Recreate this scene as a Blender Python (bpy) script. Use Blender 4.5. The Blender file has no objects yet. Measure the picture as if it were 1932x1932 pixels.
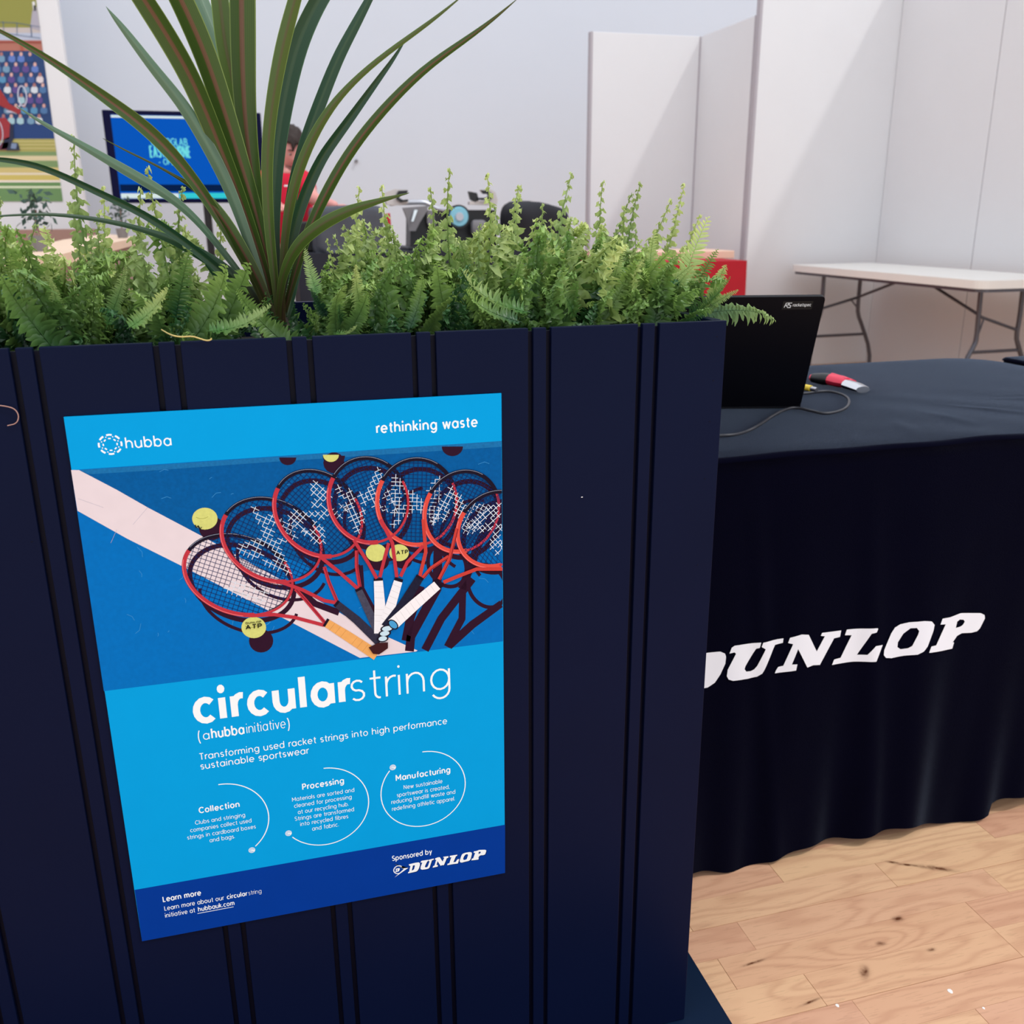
import bpy, bmesh, math, random
import numpy as np
from math import sin, cos, pi, radians
from mathutils import Vector, Matrix
from mathutils.geometry import tessellate_polygon
random.seed(7)
SC = bpy.context.scene
COL = SC.collection

# ---------------------------------------------------------------- camera
# measured from the poster (A2 sheet) and the grooves of the planter: pitch, roll, yaw, focal length in px of a 1932 frame
F, PITCH, ROLL, YAW, DIST, CZ = 1776.4927, 0.3055332, 0.00713435, 0.26935540, 0.9383837, 1.09
_fw = Vector((sin(YAW)*cos(PITCH), cos(YAW)*cos(PITCH), -sin(PITCH)))
_r0 = Vector((cos(YAW), -sin(YAW), 0)); _d0 = _fw.cross(_r0)
_r = _r0*cos(ROLL)+_d0*sin(ROLL); _d = -_r0*sin(ROLL)+_d0*cos(ROLL)
CAM = Vector((0, -DIST, CZ))
cd = bpy.data.cameras.new('camera'); cam = bpy.data.objects.new('camera', cd); COL.objects.link(cam)
cam.matrix_world = Matrix(((_r.x, -_d.x, -_fw.x, CAM.x), (_r.y, -_d.y, -_fw.y, CAM.y), (_r.z, -_d.z, -_fw.z, CAM.z), (0, 0, 0, 1)))
cd.sensor_width = 36; cd.lens = F/1932*36; cd.clip_start = .02; cd.clip_end = 200
cd.dof.use_dof = True; cd.dof.focus_distance = 1.12; cd.dof.aperture_fstop = 9.5
SC.camera = cam
# ---------------------------------------------------------------- world, sun, exposure
w = bpy.data.worlds.new('marquee_daylight'); SC.world = w; w.use_nodes = True
w.node_tree.nodes['Background'].inputs[0].default_value = (0.90, 0.94, 1.0, 1)
w.node_tree.nodes['Background'].inputs[1].default_value = 1.42
sd = bpy.data.lights.new('sun', 'SUN'); sd.energy = 1.15; sd.angle = radians(3); sd.color = (1, .97, .93)
sun = bpy.data.objects.new('sun', sd); COL.objects.link(sun)
sun.rotation_euler = Vector((-.53, .45, -1)).to_track_quat('-Z', 'Y').to_euler(); sun.location = (3, -3, 6)
SC.view_settings.view_transform = 'Standard'; SC.view_settings.look = 'None'
SC.view_settings.gamma = 1; SC.view_settings.use_curve_mapping = False
SC.view_settings.exposure = 0.0
SC.cycles.max_bounces = 14; SC.cycles.diffuse_bounces = 9

def U(x, y, Y):
    """a point of the photograph carried out to the vertical plane at depth Y"""
    d = _r*((x-966)/F)+_d*((y-966)/F)+_fw
    return CAM+d*((Y-CAM.y)/d.y)
def UZ(x, y, z):
    d = _r*((x-966)/F)+_d*((y-966)/F)+_fw
    return CAM+d*((z-CAM.z)/d.z)

# ---------------------------------------------------------------- materials
def lin(c):
    return tuple((v/255/12.92 if v/255 <= .04045 else ((v/255+.055)/1.055)**2.4) for v in c)+(1,)
MATS = {}
def mat(name, rgb, rough=.6, metal=0, noise=0, nscale=20, bump=0, bscale=200, emit=0, spec=.5, coat=0, sheen=0):
    if name in MATS: return MATS[name]
    m = bpy.data.materials.new(name); m.use_nodes = True; nt = m.node_tree; b = nt.nodes['Principled BSDF']
    c = lin(rgb)
    b.inputs['Base Color'].default_value = c; b.inputs['Roughness'].default_value = rough
    b.inputs['Metallic'].default_value = metal; b.inputs['Specular IOR Level'].default_value = spec
    if sheen: b.inputs['Sheen Weight'].default_value = sheen; b.inputs['Sheen Roughness'].default_value = .24; b.inputs['Sheen Tint'].default_value = (.6, .75, 1, 1)
    if coat: b.inputs['Coat Weight'].default_value = coat; b.inputs['Coat Roughness'].default_value = .25
    if emit:
        b.inputs['Base Color'].default_value = tuple(v*.04 for v in c[:3])+(1,); b.inputs['Emission Color'].default_value = c; b.inputs['Emission Strength'].default_value = emit
    tc = nt.nodes.new('ShaderNodeTexCoord')
    if noise:
        n = nt.nodes.new('ShaderNodeTexNoise'); n.inputs['Scale'].default_value = nscale; n.inputs['Detail'].default_value = 5
        nt.links.new(tc.outputs['Object'], n.inputs['Vector'])
        mx = nt.nodes.new('ShaderNodeMix'); mx.data_type = 'RGBA'
        mx.inputs[6].default_value = tuple(v*(1-noise) for v in c[:3])+(1,); mx.inputs[7].default_value = tuple(min(1, v*(1+noise)) for v in c[:3])+(1,)
        nt.links.new(n.outputs['Fac'], mx.inputs[0]); nt.links.new(mx.outputs[2], b.inputs['Base Color'])
    if bump:
        n2 = nt.nodes.new('ShaderNodeTexNoise'); n2.inputs['Scale'].default_value = bscale; n2.inputs['Detail'].default_value = 3
        nt.links.new(tc.outputs['Object'], n2.inputs['Vector'])
        bp = nt.nodes.new('ShaderNodeBump'); bp.inputs['Strength'].default_value = bump; bp.inputs['Distance'].default_value = .002
        nt.links.new(n2.outputs['Fac'], bp.inputs['Height']); nt.links.new(bp.outputs['Normal'], b.inputs['Normal'])
    MATS[name] = m; return m

NAVY = mat('navy_paint', (7, 15, 42), .42, noise=.12, nscale=6, bump=.05, bscale=60, spec=.07)
GROOVE = mat('navy_groove_paint', (4, 4, 26), .5, spec=.15)
BASEM = mat('base_blue', (4, 26, 52), .5, spec=.2)
WALL = mat('white_panel', (224, 224, 226), .7, noise=.02, nscale=3)
WALLB = mat('white_wall', (206, 212, 222), .75, noise=.02, nscale=2)
SEAM = mat('panel_joint', (176, 170, 176), .7)
CLOTH = mat('black_navy_cloth', (3, 3, 18), .92, noise=.12, nscale=14, bump=.35, bscale=900, spec=.03, sheen=.48)
GREYM = mat('grey_metal', (96, 96, 104), .4, .6)
WHITEP = mat('white_plastic', (236, 232, 226), .5, noise=.02, nscale=9)
BLACK = mat('black_plastic', (14, 14, 18), .4)
LID = mat('laptop_lid', (5, 5, 14), .5, noise=.1, spec=.2)
PWHITE = mat('print_white', (232, 236, 238), .5)
SOIL = mat('dark_soil', (26, 20, 16), .95, noise=.4, nscale=60, bump=1, bscale=90)

# ---------------------------------------------------------------- mesh helpers
def link(name, me, parent=None, m=None, smooth=False):
    o = bpy.data.objects.new(name, me); COL.objects.link(o)
    if m is not None:
        for mm in (m if isinstance(m, (list, tuple)) else [m]): me.materials.append(mm)
    if parent is not None: o.parent = parent
    if smooth:
        for p in me.polygons: p.use_smooth = True
    return o
def tag(o, label=None, cat=None, group=None, kind=None):
    if label: o['label'] = label
    if cat: o['category'] = cat
    if group: o['group'] = group
    if kind: o['kind'] = kind
    return o
def root(name, loc, label, cat, group=None, rz=0):
    o = bpy.data.objects.new(name, None); COL.objects.link(o); o.location = loc; o.rotation_euler.z = rz
    o.empty_display_size = .05
    return tag(o, label, cat, group)
class MB:
    """collects shapes in world coordinates; build() makes ONE mesh object whose origin is its parent's"""
    def __init__(s): s.v = []; s.f = []; s.mi = []
    def add(s, vs, fs, k=0):
        n = len(s.v); s.v += [tuple(x) for x in vs]; s.f += [tuple(i+n for i in f) for f in fs]; s.mi += [k]*len(fs); return s
    def box(s, lo, hi, k=0, bev=0):
        bm = bmesh.new(); bmesh.ops.create_cube(bm, size=1)
        for v in bm.verts:
            v.co = Vector([(lo[i]+hi[i])/2+v.co[i]*(hi[i]-lo[i]) for i in range(3)])
        if bev: bmesh.ops.bevel(bm, geom=bm.edges[:], offset=bev, segments=2, affect='EDGES', profile=.5)
        bm.verts.index_update(); s.add([v.co for v in bm.verts], [[v.index for v in f.verts] for f in bm.faces], k); bm.free(); return s
    def tube(s, pts, r, n=8, k=0, cap=True):
        pts = [Vector(p) for p in pts]; rr = r if isinstance(r, (list, tuple)) else [r]*len(pts)
        V = []; Fc = []; up = None
        for i, p in enumerate(pts):
            t = (pts[min(i+1, len(pts)-1)]-pts[max(i-1, 0)]).normalized()
            if up is None: up = Vector((0, 0, 1)) if abs(t.z) < .9 else Vector((1, 0, 0))
            a = (up-t*up.dot(t)).normalized(); b = t.cross(a); up = a
            V += [p+(a*cos(2*pi*j/n)+b*sin(2*pi*j/n))*rr[i] for j in range(n)]
        for i in range(len(pts)-1):
            for j in range(n): Fc.append((i*n+j, i*n+(j+1) % n, (i+1)*n+(j+1) % n, (i+1)*n+j))
        if cap: Fc += [tuple(range(n-1, -1, -1)), tuple((len(pts)-1)*n+j for j in range(n))]
        return s.add(V, Fc, k)
    def prism(s, poly, off, k=0):
        """poly: 3D outline, pushed along off"""
        off = Vector(off); P = [Vector(p) for p in poly]; n = len(P)
        tr = tessellate_polygon([P])
        s.add(P+[p+off for p in P], [tuple(t) for t in tr]+[tuple(n+i for i in t[::-1]) for t in tr]+[(i, (i+1) % n, n+(i+1) % n, n+i) for i in range(n)], k); return s
    def ball(s, c, r, k=0, nu=12, nv=8):
        r = r if isinstance(r, (list, tuple)) else (r, r, r); V = []; Fc = []
        for i in range(nv+1):
            for j in range(nu):
                a = pi*i/nv; b = 2*pi*j/nu; V.append((c[0]+r[0]*sin(a)*cos(b), c[1]+r[1]*sin(a)*sin(b), c[2]+r[2]*cos(a)))
        for i in range(nv):
            for j in range(nu): Fc.append((i*nu+j, i*nu+(j+1) % nu, (i+1)*nu+(j+1) % nu, (i+1)*nu+j))
        return s.add(V, Fc, k)
    def build(s, name, m, parent=None, smooth=False):
        o0 = Vector((0, 0, 0)); rz = 0
        if parent is not None:
            q = parent
            while q is not None: o0 = o0+q.location; q = q.parent
        me = bpy.data.meshes.new(name); me.from_pydata([tuple(Vector(v)-o0) for v in s.v], [], s.f)
        ms = m if isinstance(m, (list, tuple)) else [m]
        for x in ms: me.materials.append(x)
        if any(s.mi):
            for p, k in zip(me.polygons, s.mi): p.material_index = k
        bm = bmesh.new(); bm.from_mesh(me); bmesh.ops.recalc_face_normals(bm, faces=bm.faces[:]); bm.to_mesh(me); bm.free()
        o = link(name, me, parent)
        if smooth:
            for p in me.polygons: p.use_smooth = True
            try: me.set_sharp_from_angle(angle=radians(45))
            except Exception: pass
        return o
def own(o):
    """move a top-level mesh's origin to the foot of its bounding box"""
    vs = [v.co for v in o.data.vertices]; c = Vector(((min(v.x for v in vs)+max(v.x for v in vs))/2, (min(v.y for v in vs)+max(v.y for v in vs))/2, min(v.z for v in vs)))
    o.data.transform(Matrix.Translation(-c)); o.location = c; return o
def arcpts(cx, cy, rx, ry, a0, a1, n=10):
    return [(cx+rx*cos(radians(a0+(a1-a0)*i/n)), cy+ry*sin(radians(a0+(a1-a0)*i/n))) for i in range(n+1)]

# ================================================================= SETTING
PW = .0627; Y0 = -.018                 # strip width and a board seam, both read off the floor
def wood_material():
    m = bpy.data.materials.new('beech_laminate'); m.use_nodes = True; nt = m.node_tree; b = nt.nodes['Principled BSDF']
    N = nt.nodes.new; L = nt.links.new
    geo = N('ShaderNodeNewGeometry'); sep = N('ShaderNodeSeparateXYZ'); L(geo.outputs['Position'], sep.inputs[0])
    oi = N('ShaderNodeObjectInfo')
    def M(op, a, b_=None, c=None):
        n = N('ShaderNodeMath'); n.operation = op
        for i, v in enumerate((a, b_, c)):
            if v is None: continue
            if isinstance(v, (int, float)): n.inputs[i].default_value = v
            else: L(v, n.inputs[i])
        return n.outputs[0]
    cmb = N('ShaderNodeCombineXYZ'); L(M('MULTIPLY', sep.outputs[0], .22), cmb.inputs[0]); L(sep.outputs[1], cmb.inputs[1]); L(M('MULTIPLY', oi.outputs['Random'], 7.0), cmb.inputs[2])
    n1 = N('ShaderNodeTexNoise'); n1.inputs['Scale'].default_value = 13; n1.inputs['Detail'].default_value = 2; L(cmb.outputs[0], n1.inputs['Vector'])
    def bump_at(kx, ky, sx, sy, amp):
        dx = M('DIVIDE', M('SUBTRACT', sep.outputs[0], kx), sx); dy = M('DIVIDE', M('SUBTRACT', sep.outputs[1], ky), sy)
        return M('MULTIPLY', M('EXPONENT', M('MULTIPLY', M('ADD', M('MULTIPLY', dx, dx), M('MULTIPLY', dy, dy)), -1)), amp)
    v = M('ADD', M('MULTIPLY', sep.outputs[1], 60), M('MULTIPLY', n1.outputs['Fac'], 13))
    v = M('ADD', v, bump_at(.868, .066, .085, .026, 5.5)); v = M('ADD', v, bump_at(1.19, .13, .07, .02, 4)); v = M('ADD', v, bump_at(.72, .02, .08, .016, 3))
    ring = M('POWER', M('ABSOLUTE', M('SINE', M('MULTIPLY', v, 1.7))), 5)
    # fine pores
    c2 = N('ShaderNodeCombineXYZ'); L(M('MULTIPLY', sep.outputs[0], .08), c2.inputs[0]); L(sep.outputs[1], c2.inputs[1])
    n2 = N('ShaderNodeTexNoise'); n2.inputs['Scale'].default_value = 330; n2.inputs['Detail'].default_value = 3; L(c2.outputs[0], n2.inputs['Vector'])
    n3 = N('ShaderNodeTexNoise'); n3.inputs['Scale'].default_value = 5; n3.inputs['Detail'].default_value = 3; L(cmb.outputs[0], n3.inputs['Vector'])
    base = N('ShaderNodeMix'); base.data_type = 'RGBA'; base.inputs[6].default_value = lin((216, 166, 130)); base.inputs[7].default_value = lin((230, 186, 150)); L(n3.outputs['Fac'], base.inputs[0])
    hs = N('ShaderNodeHueSaturation'); L(base.outputs[2], hs.inputs['Color']); L(M('ADD', M('MULTIPLY', oi.outputs['Random'], .12), .94), hs.inputs['Value'])
    L(M('ADD', M('MULTIPLY', oi.outputs['Random'], .02), .49), hs.inputs['Hue'])
    mx = N('ShaderNodeMix'); mx.data_type = 'RGBA'; L(M('MULTIPLY', ring, .34), mx.inputs[0]); L(hs.outputs[0], mx.inputs[6]); mx.inputs[7].default_value = lin((184, 128, 100))
    mx2 = N('ShaderNodeMix'); mx2.data_type = 'RGBA'; L(M('MULTIPLY', M('GREATER_THAN', n2.outputs['Fac'], .60), .16), mx2.inputs[0]); L(mx.outputs[2], mx2.inputs[6]); mx2.inputs[7].default_value = lin((150, 105, 80))
    # knots
    c3 = N('ShaderNodeTexNoise'); c3.inputs['Scale'].default_value = 90; L(geo.outputs['Position'], c3.inputs['Vector'])
    def knot(kx, ky, sx, sy, rot=0.):
        x = M('SUBTRACT', sep.outputs[0], kx); y = M('SUBTRACT', sep.outputs[1], ky)
        xr = M('ADD', M('MULTIPLY', x, cos(rot)), M('MULTIPLY', y, sin(rot))); yr = M('SUBTRACT', M('MULTIPLY', y, cos(rot)), M('MULTIPLY', x, sin(rot)))
        a = M('DIVIDE', xr, sx); c = M('DIVIDE', yr, sy)
        e = M('EXPONENT', M('MULTIPLY', M('ADD', M('MULTIPLY', a, a), M('MULTIPLY', c, c)), -1))
        return M('MULTIPLY', e, M('ADD', M('MULTIPLY', c3.outputs['Fac'], 2.2), -.2))
    k = None
    for a in ((.870, .0655, .006, .004), (1.012, .226, .010, .003, -.5), (1.035, .212, .02, .0028, -.45), (1.072, .193, .028, .005, -.5), (.937, .033, .006, .003), (.81, .022, .012, .006, .9), (.93, .105, .008, .005), (.66, .085, .02, .002, .1), (.70, -.005, .016, .002, .15), (1.19, -.10, .02, .003, .3)):
        q = knot(*a); k = q if k is None else M('MAXIMUM', k, q)
    mx3 = N('ShaderNodeMix'); mx3.data_type = 'RGBA'; mx3.clamp_factor = True; L(k, mx3.inputs[0]); L(mx2.outputs[2], mx3.inputs[6]); mx3.inputs[7].default_value = lin((92, 46, 20))
    L(mx3.outputs[2], b.inputs['Base Color']); b.inputs['Roughness'].default_value = .42; b.inputs['Specular IOR Level'].default_value = .35
    return m
WOODF = wood_material()
JOINT = mat('plank_joint', (176, 138, 108), .8)
floor = MB().box((-6, -3.2, -.03), (9.5, 9.2, -.0012)).build('floor', WOODF); tag(floor, kind='structure')
# strips of the floor that can be told apart, each a part; the bed of the joints shows between them
bed = MB().box((.40, -.30, -.0035), (2.2, .76, -.0010)).build('joint_bed', JOINT, floor)
rows = {0: [.30, .72, 1.062, 1.42, 1.86], 1: [.25, .61, 1.062, 1.50, 1.9], 2: [.36, .677, 1.15, 1.55, 1.95], 3: [.22, .60, .979, 1.35, 1.75],
        4: [.3, .80, 1.233, 1.6, 2.0], -1: [.34, .76, 1.18, 1.6, 2.], -2: [.2, .92, 1.36, 1.8], -3: [.3, .7, 1.1, 1.55], -4: [.3, .86, 1.3, 1.7]}
for k in range(-4, 12):
    bx = rows.get(k, [.2+random.random()*.3+.42*i for i in range(5)])
    bx = [.40]+[x for x in bx if .46 < x < 2.1]+[2.2]
    ya, yb = Y0+PW*k, Y0+PW*(k+1)
    e = .0007 if k % 3 == 0 else .00018; e2 = .0007 if (k+1) % 3 == 0 else .00018
    for i in range(len(bx)-1):
        MB().box((bx[i]+(.0006 if k % 3 != 2 else .0003), ya+e, -.003), (bx[i+1]-.0002, yb-e2, random.uniform(0, .00012))).build('plank', WOODF, floor)
FLK = mat('paint_flake', (245, 240, 236), .6)
for (fx, fy, s) in ((1793, 1870, 1), (1580, 1897, .7), (1856, 1902, .5)):
    c = UZ(fx, fy, .0006); q = [c+Vector((s*.0035*cos(a)*(1+.3*sin(3*a)), s*.0045*sin(a), 0)) for a in [i*pi/4 for i in range(8)]]
    o = own(MB().prism(q, (0, 0, -.0005)).build('paint_flake', FLK)); tag(o, ['white paint flake on the pale wood floor, largest of three', 'small white paint flake on the floor closest to the dark planter base', 'smallest white paint flake on the wood floor by the frame edge'][[1, .7, .5].index(s)], 'flake', 'paint flakes on the floor')

YB, XA, YA = 5.288, 3.44, 6.14
XB = 4.527
tag(MB().box((-5.2, 8.2, 0), (9.4, 8.3, 5.2)).build('wall_back', WALLB), kind='structure')
tag(MB().box((-5.3, -3.2, 0), (-5.2, 8.3, 5.2)).build('wall_left', WALLB), kind='structure')
tag(MB().box((9.4, -3.2, 0), (9.5, 8.3, 5.2)).build('wall_right', WALLB), kind='structure')
def wall(name, panels, posts=()):
    """a partition made of lift-out panels between thin joints"""
    r = bpy.data.objects.new(name, None); COL.objects.link(r); r['kind'] = 'structure'
    for lo, hi in panels: MB().box(lo, hi, bev=.003).build('wall_panel', WALL, r)
    for lo, hi in posts: MB().box(lo, hi, bev=.002).build('joint_strip', SEAM, r)
    return r
HA, HB = 2.347, 2.77
wall('wall_booth_rear', [((2.585, YA, 0), (XA-.008, YA+.04, HA))], [((2.565, YA-.004, 0), (2.585, YA+.044, HA)), ((XA-.012, YA-.003, 0), (XA, YA+.04, HA))])
wall('wall_booth_side', [((XA, YB+.06, 0), (XA+.04, YA, HA))], [((XA-.002, YB+.045, 0), (XA+.042, YB+.06, HA))])
wall('wall_stand_rear', [((XA+.02, YB, 0), (XB+.04, YB+.04, HB))], [((XA-.0, YB-.004, 0), (XA+.02, YB+.044, HB))])
ys = [YB, 4.305, 3.325, 2.345, 1.365, .385]
wall('wall_stand_side', [((XB, ys[i+1]+.004, 0), (XB+.04, ys[i]-.004, HB)) for i in range(5)], [((XB+.006, y-.004, 0), (XB+.036, y+.004, HB)) for y in ys[1:]])

# ================================================================= PLANTER
GX = [(-.695+.122*i) for i in range(0, 10)]     # left groove of each pair: ... -.207, -.085, .037, .159, .281, .403
GX = [.2805-.1215*i for i in range(8, -2, -1)]
PT, PZ0, PDEP, PL, PR = .979, .02, .40, -.82, .503
pl = root('planter_box', (-.16, .2, 0), 'tall navy grooved wooden planter box holding the ferns and spiky plant', 'planter')
MB().box((PL, .0068, PZ0), (PR, .013, PT-.004)).build('backing_board', GROOVE, pl)
edges = [PL]
for g in GX: edges += [g, g+.0195]
edges.append(PR)
GW = .0027
for i in range(len(edges)-1):
    a = edges[i]+(GW if i else 0); b = edges[i+1]-(GW if i < len(edges)-2 else 0)
    if b-a > .004: MB().box((a, 0, PZ0), (b, .0075, PT), bev=.0009).build('front_board' if b-a > .03 else 'batten', NAVY, pl)
MB().box((PR-.012, .0135, PZ0), (PR, PDEP, PT), bev=.001).build('side_board', NAVY, pl)
MB().box((PL, .0135, PZ0), (PL+.012, PDEP, PT), bev=.001).build('side_board', NAVY, pl)
MB().box((PL, PDEP-.0, PZ0), (PR, PDEP+.012, PT), bev=.001).build('rear_board', NAVY, pl)
MB().box((PL+.012, .0135, .88), (PR-.012, PDEP, .935)).build('soil', SOIL, pl)
MB().box((-.90, -.35, 0), (.564, PDEP+.05, .019), bev=.001).build('base_plate', BASEM, pl)
for (x, y) in ((1353, 635), (1346, 718), (1339, 795), (1330, 903), (1316, 1066), (1306, 1300), (60, 1022), (1098, 938)):
    c = U(x, y, -.0002); MB().ball(c, (.0012, .0004, .0005), nu=8, nv=4).build('nail_head', FLK if x == 1098 else GROOVE, pl)

# ================================================================= POSTER (printed flat sheet)
PRINT = {}
def pm(rgb, noise=0, ns=300):
    k = (rgb, noise)
    if k not in PRINT: PRINT[k] = mat('print_%d_%d_%d_%d' % (*rgb, int(noise*100)), rgb, .5, noise=noise, nscale=ns, spec=.05)
    return PRINT[k]
class Ink:
    """flat print: ribbons and filled shapes on a plane given by a px -> point function"""
    def __init__(s, P, clip=None): s.P = P; s.mb = MB(); s.mats = []; s.clip = clip
    def bumpl(s, lay):
        s.n = getattr(s, 'n', 0)+1; return lay+.22*(s.n % 4)
    def k(s, m):
        if m not in s.mats: s.mats.append(m)
        return s.mats.index(m)
    def c(s, q):
        if s.clip is None: return q
        return (min(max(q[0], s.clip[0]), s.clip[2]), min(max(q[1], s.clip[1]), s.clip[3]))
    def poly(s, pts, m, lay, holes=()):
        loops = [[Vector(s.P(*s.c(p), lay)) for p in L] for L in [pts]+list(holes)]
        flat = [v for L in loops for v in L]
        tr = tessellate_polygon(loops); s.mb.add(flat, [tuple(t) for t in tr], s.k(m))
    def line(s, pts, wd, m, lay, closed=False, caps=False):
        n = len(pts); lay = s.bumpl(lay)
        if closed: pts = list(pts)+[pts[0], pts[1]]
        wds = wd if isinstance(wd, (list, tuple)) else [wd]*len(pts)
        V = []; L = len(pts)
        for i in range(L):
            a = pts[max(i-1, 0)]; b = pts[min(i+1, L-1)]
            tx, ty = b[0]-a[0], b[1]-a[1]; q = math.hypot(tx, ty) or 1; nx, ny = -ty/q, tx/q; h = wds[min(i, len(wds)-1)]/2
            if 0 < i < L-1:
                ax, ay = pts[i][0]-a[0], pts[i][1]-a[1]; qa = math.hypot(ax, ay) or 1
                cc = abs(nx*(-ay/qa)+ny*(ax/qa)); h = h/max(cc, .55)
            V.append([(pts[i][0]+nx*h, pts[i][1]+ny*h), (pts[i][0]-nx*h, pts[i][1]-ny*h)])
        VV = []; FF = []
        for i, (p, q) in enumerate(V): VV += [s.P(*s.c(p), lay), s.P(*s.c(q), lay)]
        for i in range(L-1 if not closed else L-2):
            if s.clip and all(z[0] >= s.clip[2] or z[0] <= s.clip[0] or z[1] >= s.clip[3] or z[1] <= s.clip[1] for z in V[i]+V[i+1]): continue
            FF.append((2*i, 2*i+1, 2*i+3, 2*i+2))
        s.mb.add(VV, FF, s.k(m))
        if caps:
            for p in (pts[0], pts[-1]): s.disc(p, wds[0]/2, m, lay, 8)
    def disc(s, c, r, m, lay, n=14, ry=None, rot=0):
        lay = s.bumpl(lay); ry = ry or r; P = [(c[0]+r*cos(a)*cos(rot)-ry*sin(a)*sin(rot), c[1]+r*cos(a)*sin(rot)+ry*sin(a)*cos(rot)) for a in [2*pi*i/n for i in range(n)]]
        V = [Vector(s.P(*s.c(p), lay)) for p in P]; s.mb.add(V, [tuple(range(n))], s.k(m))
    def build(s, name, parent): return s.mb.build(name, s.mats, parent)
FB = -.0030                              # face of the sheet
def onposter(x, y, lay): return U(x, y, FB-lay*.00003)
def xz(x, y):
    p = U(x, y, FB); return p.x, p.z
ps = root('poster', U(540, 1300, -.001), 'blue printed poster with fanned tennis rackets fixed to the planter front', 'poster')
CY, DB = pm((0, 150, 212), .03, 30), pm((0, 52, 140), .05, 30)
TL, TR, BR, BL = (120, 787), (946, 742), (953, 1647), (268, 1776)
sheet = MB().prism([U(*q, -.0030) for q in (TL, TR, BR, BL)], (0, .0022, 0)).build('sheet', CY, ps)
ink = Ink(onposter)
ink.poly([(254, 1679), (953, 1556), BR, BL], DB, 1); ink.build('footer_band', ps)
# --- racket photograph; traced in the poster's own picture area
XR = 948.5
def A(x, y): return (100+x*.27949, 720+y*.27949)
def B(x, y): return (500+x*.27949, 720+y*.27949)
class ClipX(Ink):
    def c(s, q): return (min(q[0], 945.8+(q[1]-742)*.0065), q[1])
    def line(s, pts, wd, m, lay, closed=False, caps=False):
        s.clip = (-1e4, -1e4, XR, 1e4); super().line(pts, wd, m, lay, closed, caps); s.clip = None
pic = ClipX(onposter)
BLU1, BLU2, BLU3 = pm((0, 104, 178), .12, 240), pm((2, 84, 146), .22, 300), pm((24, 104, 160), .3, 400)
picTL, picTR, picBR, picBL = A(122, 597), (946.3, 832), (950, 1210), (196, 1304)
pic.poly([picTL, picTR, picBR, picBL], BLU1, 1)
pic.poly([A(170, 597), A(700, 562), B(0, 512), picTR, (948, 1010), B(600, 1300), A(1060, 1075), A(640, 850)], BLU2, 2)
pic.poly([A(170, 597), A(700, 562), B(0, 512), picTR, (946.5, 843), B(0, 545), A(700, 598), A(250, 625)], BLU3, 3)
WLN = pm((216, 202, 206), .05, 60); SHD = pm((44, 18, 38), .1); 
pic.poly([picTL, A(175, 597), A(430, 730), A(640, 850), A(1000, 1040), A(1400, 1262), B(300, 1440), B(640, 1640), B(1030, 1815), B(1020, 1822), B(640, 1865), B(230, 1652), A(870, 1245), A(500, 1060), A(165, 872)], WLN, 4)
for q in ((A(640, 848), A(540, 965)), (A(170, 790), A(340, 850)), (A(390, 1090), A(430, 1000))): pic.line(q, .6, pm((170, 165, 180)), 5)
rs = random.Random(4)
for i in range(46):                      # scuffs on the printed court
    x, y = rs.uniform(230, 930), rs.uniform(870, 1200); a = rs.uniform(0, pi); l = rs.uniform(3, 22)
    if y < 905+(930-x)*.02 or (x < 560 and y < 930+.55*(x-200)): a = rs.uniform(-.9, -.2)
    pic.line([(x, y), (x+l*cos(a)*.6, y+l*sin(a)*.6), (x+l*cos(a+.3), y+l*sin(a+.3))], .7, pm((60, 140, 200)), 3)
def ell(c, a, b, th, n=56, a0=0, a1=360):
    t = radians(th); return [(c[0]+a*cos(u)*cos(t)-b*sin(u)*sin(t), c[1]+a*cos(u)*sin(t)+b*sin(u)*cos(t)) for u in [radians(a0+(a1-a0)*i/n) for i in range(n+1)]]
RED, REDD, FRK, STR, STW = pm((180, 50, 62), .1), pm((208, 74, 62)), pm((26, 18, 34), .1), pm((20, 34, 84)), pm((214, 222, 232))
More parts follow.
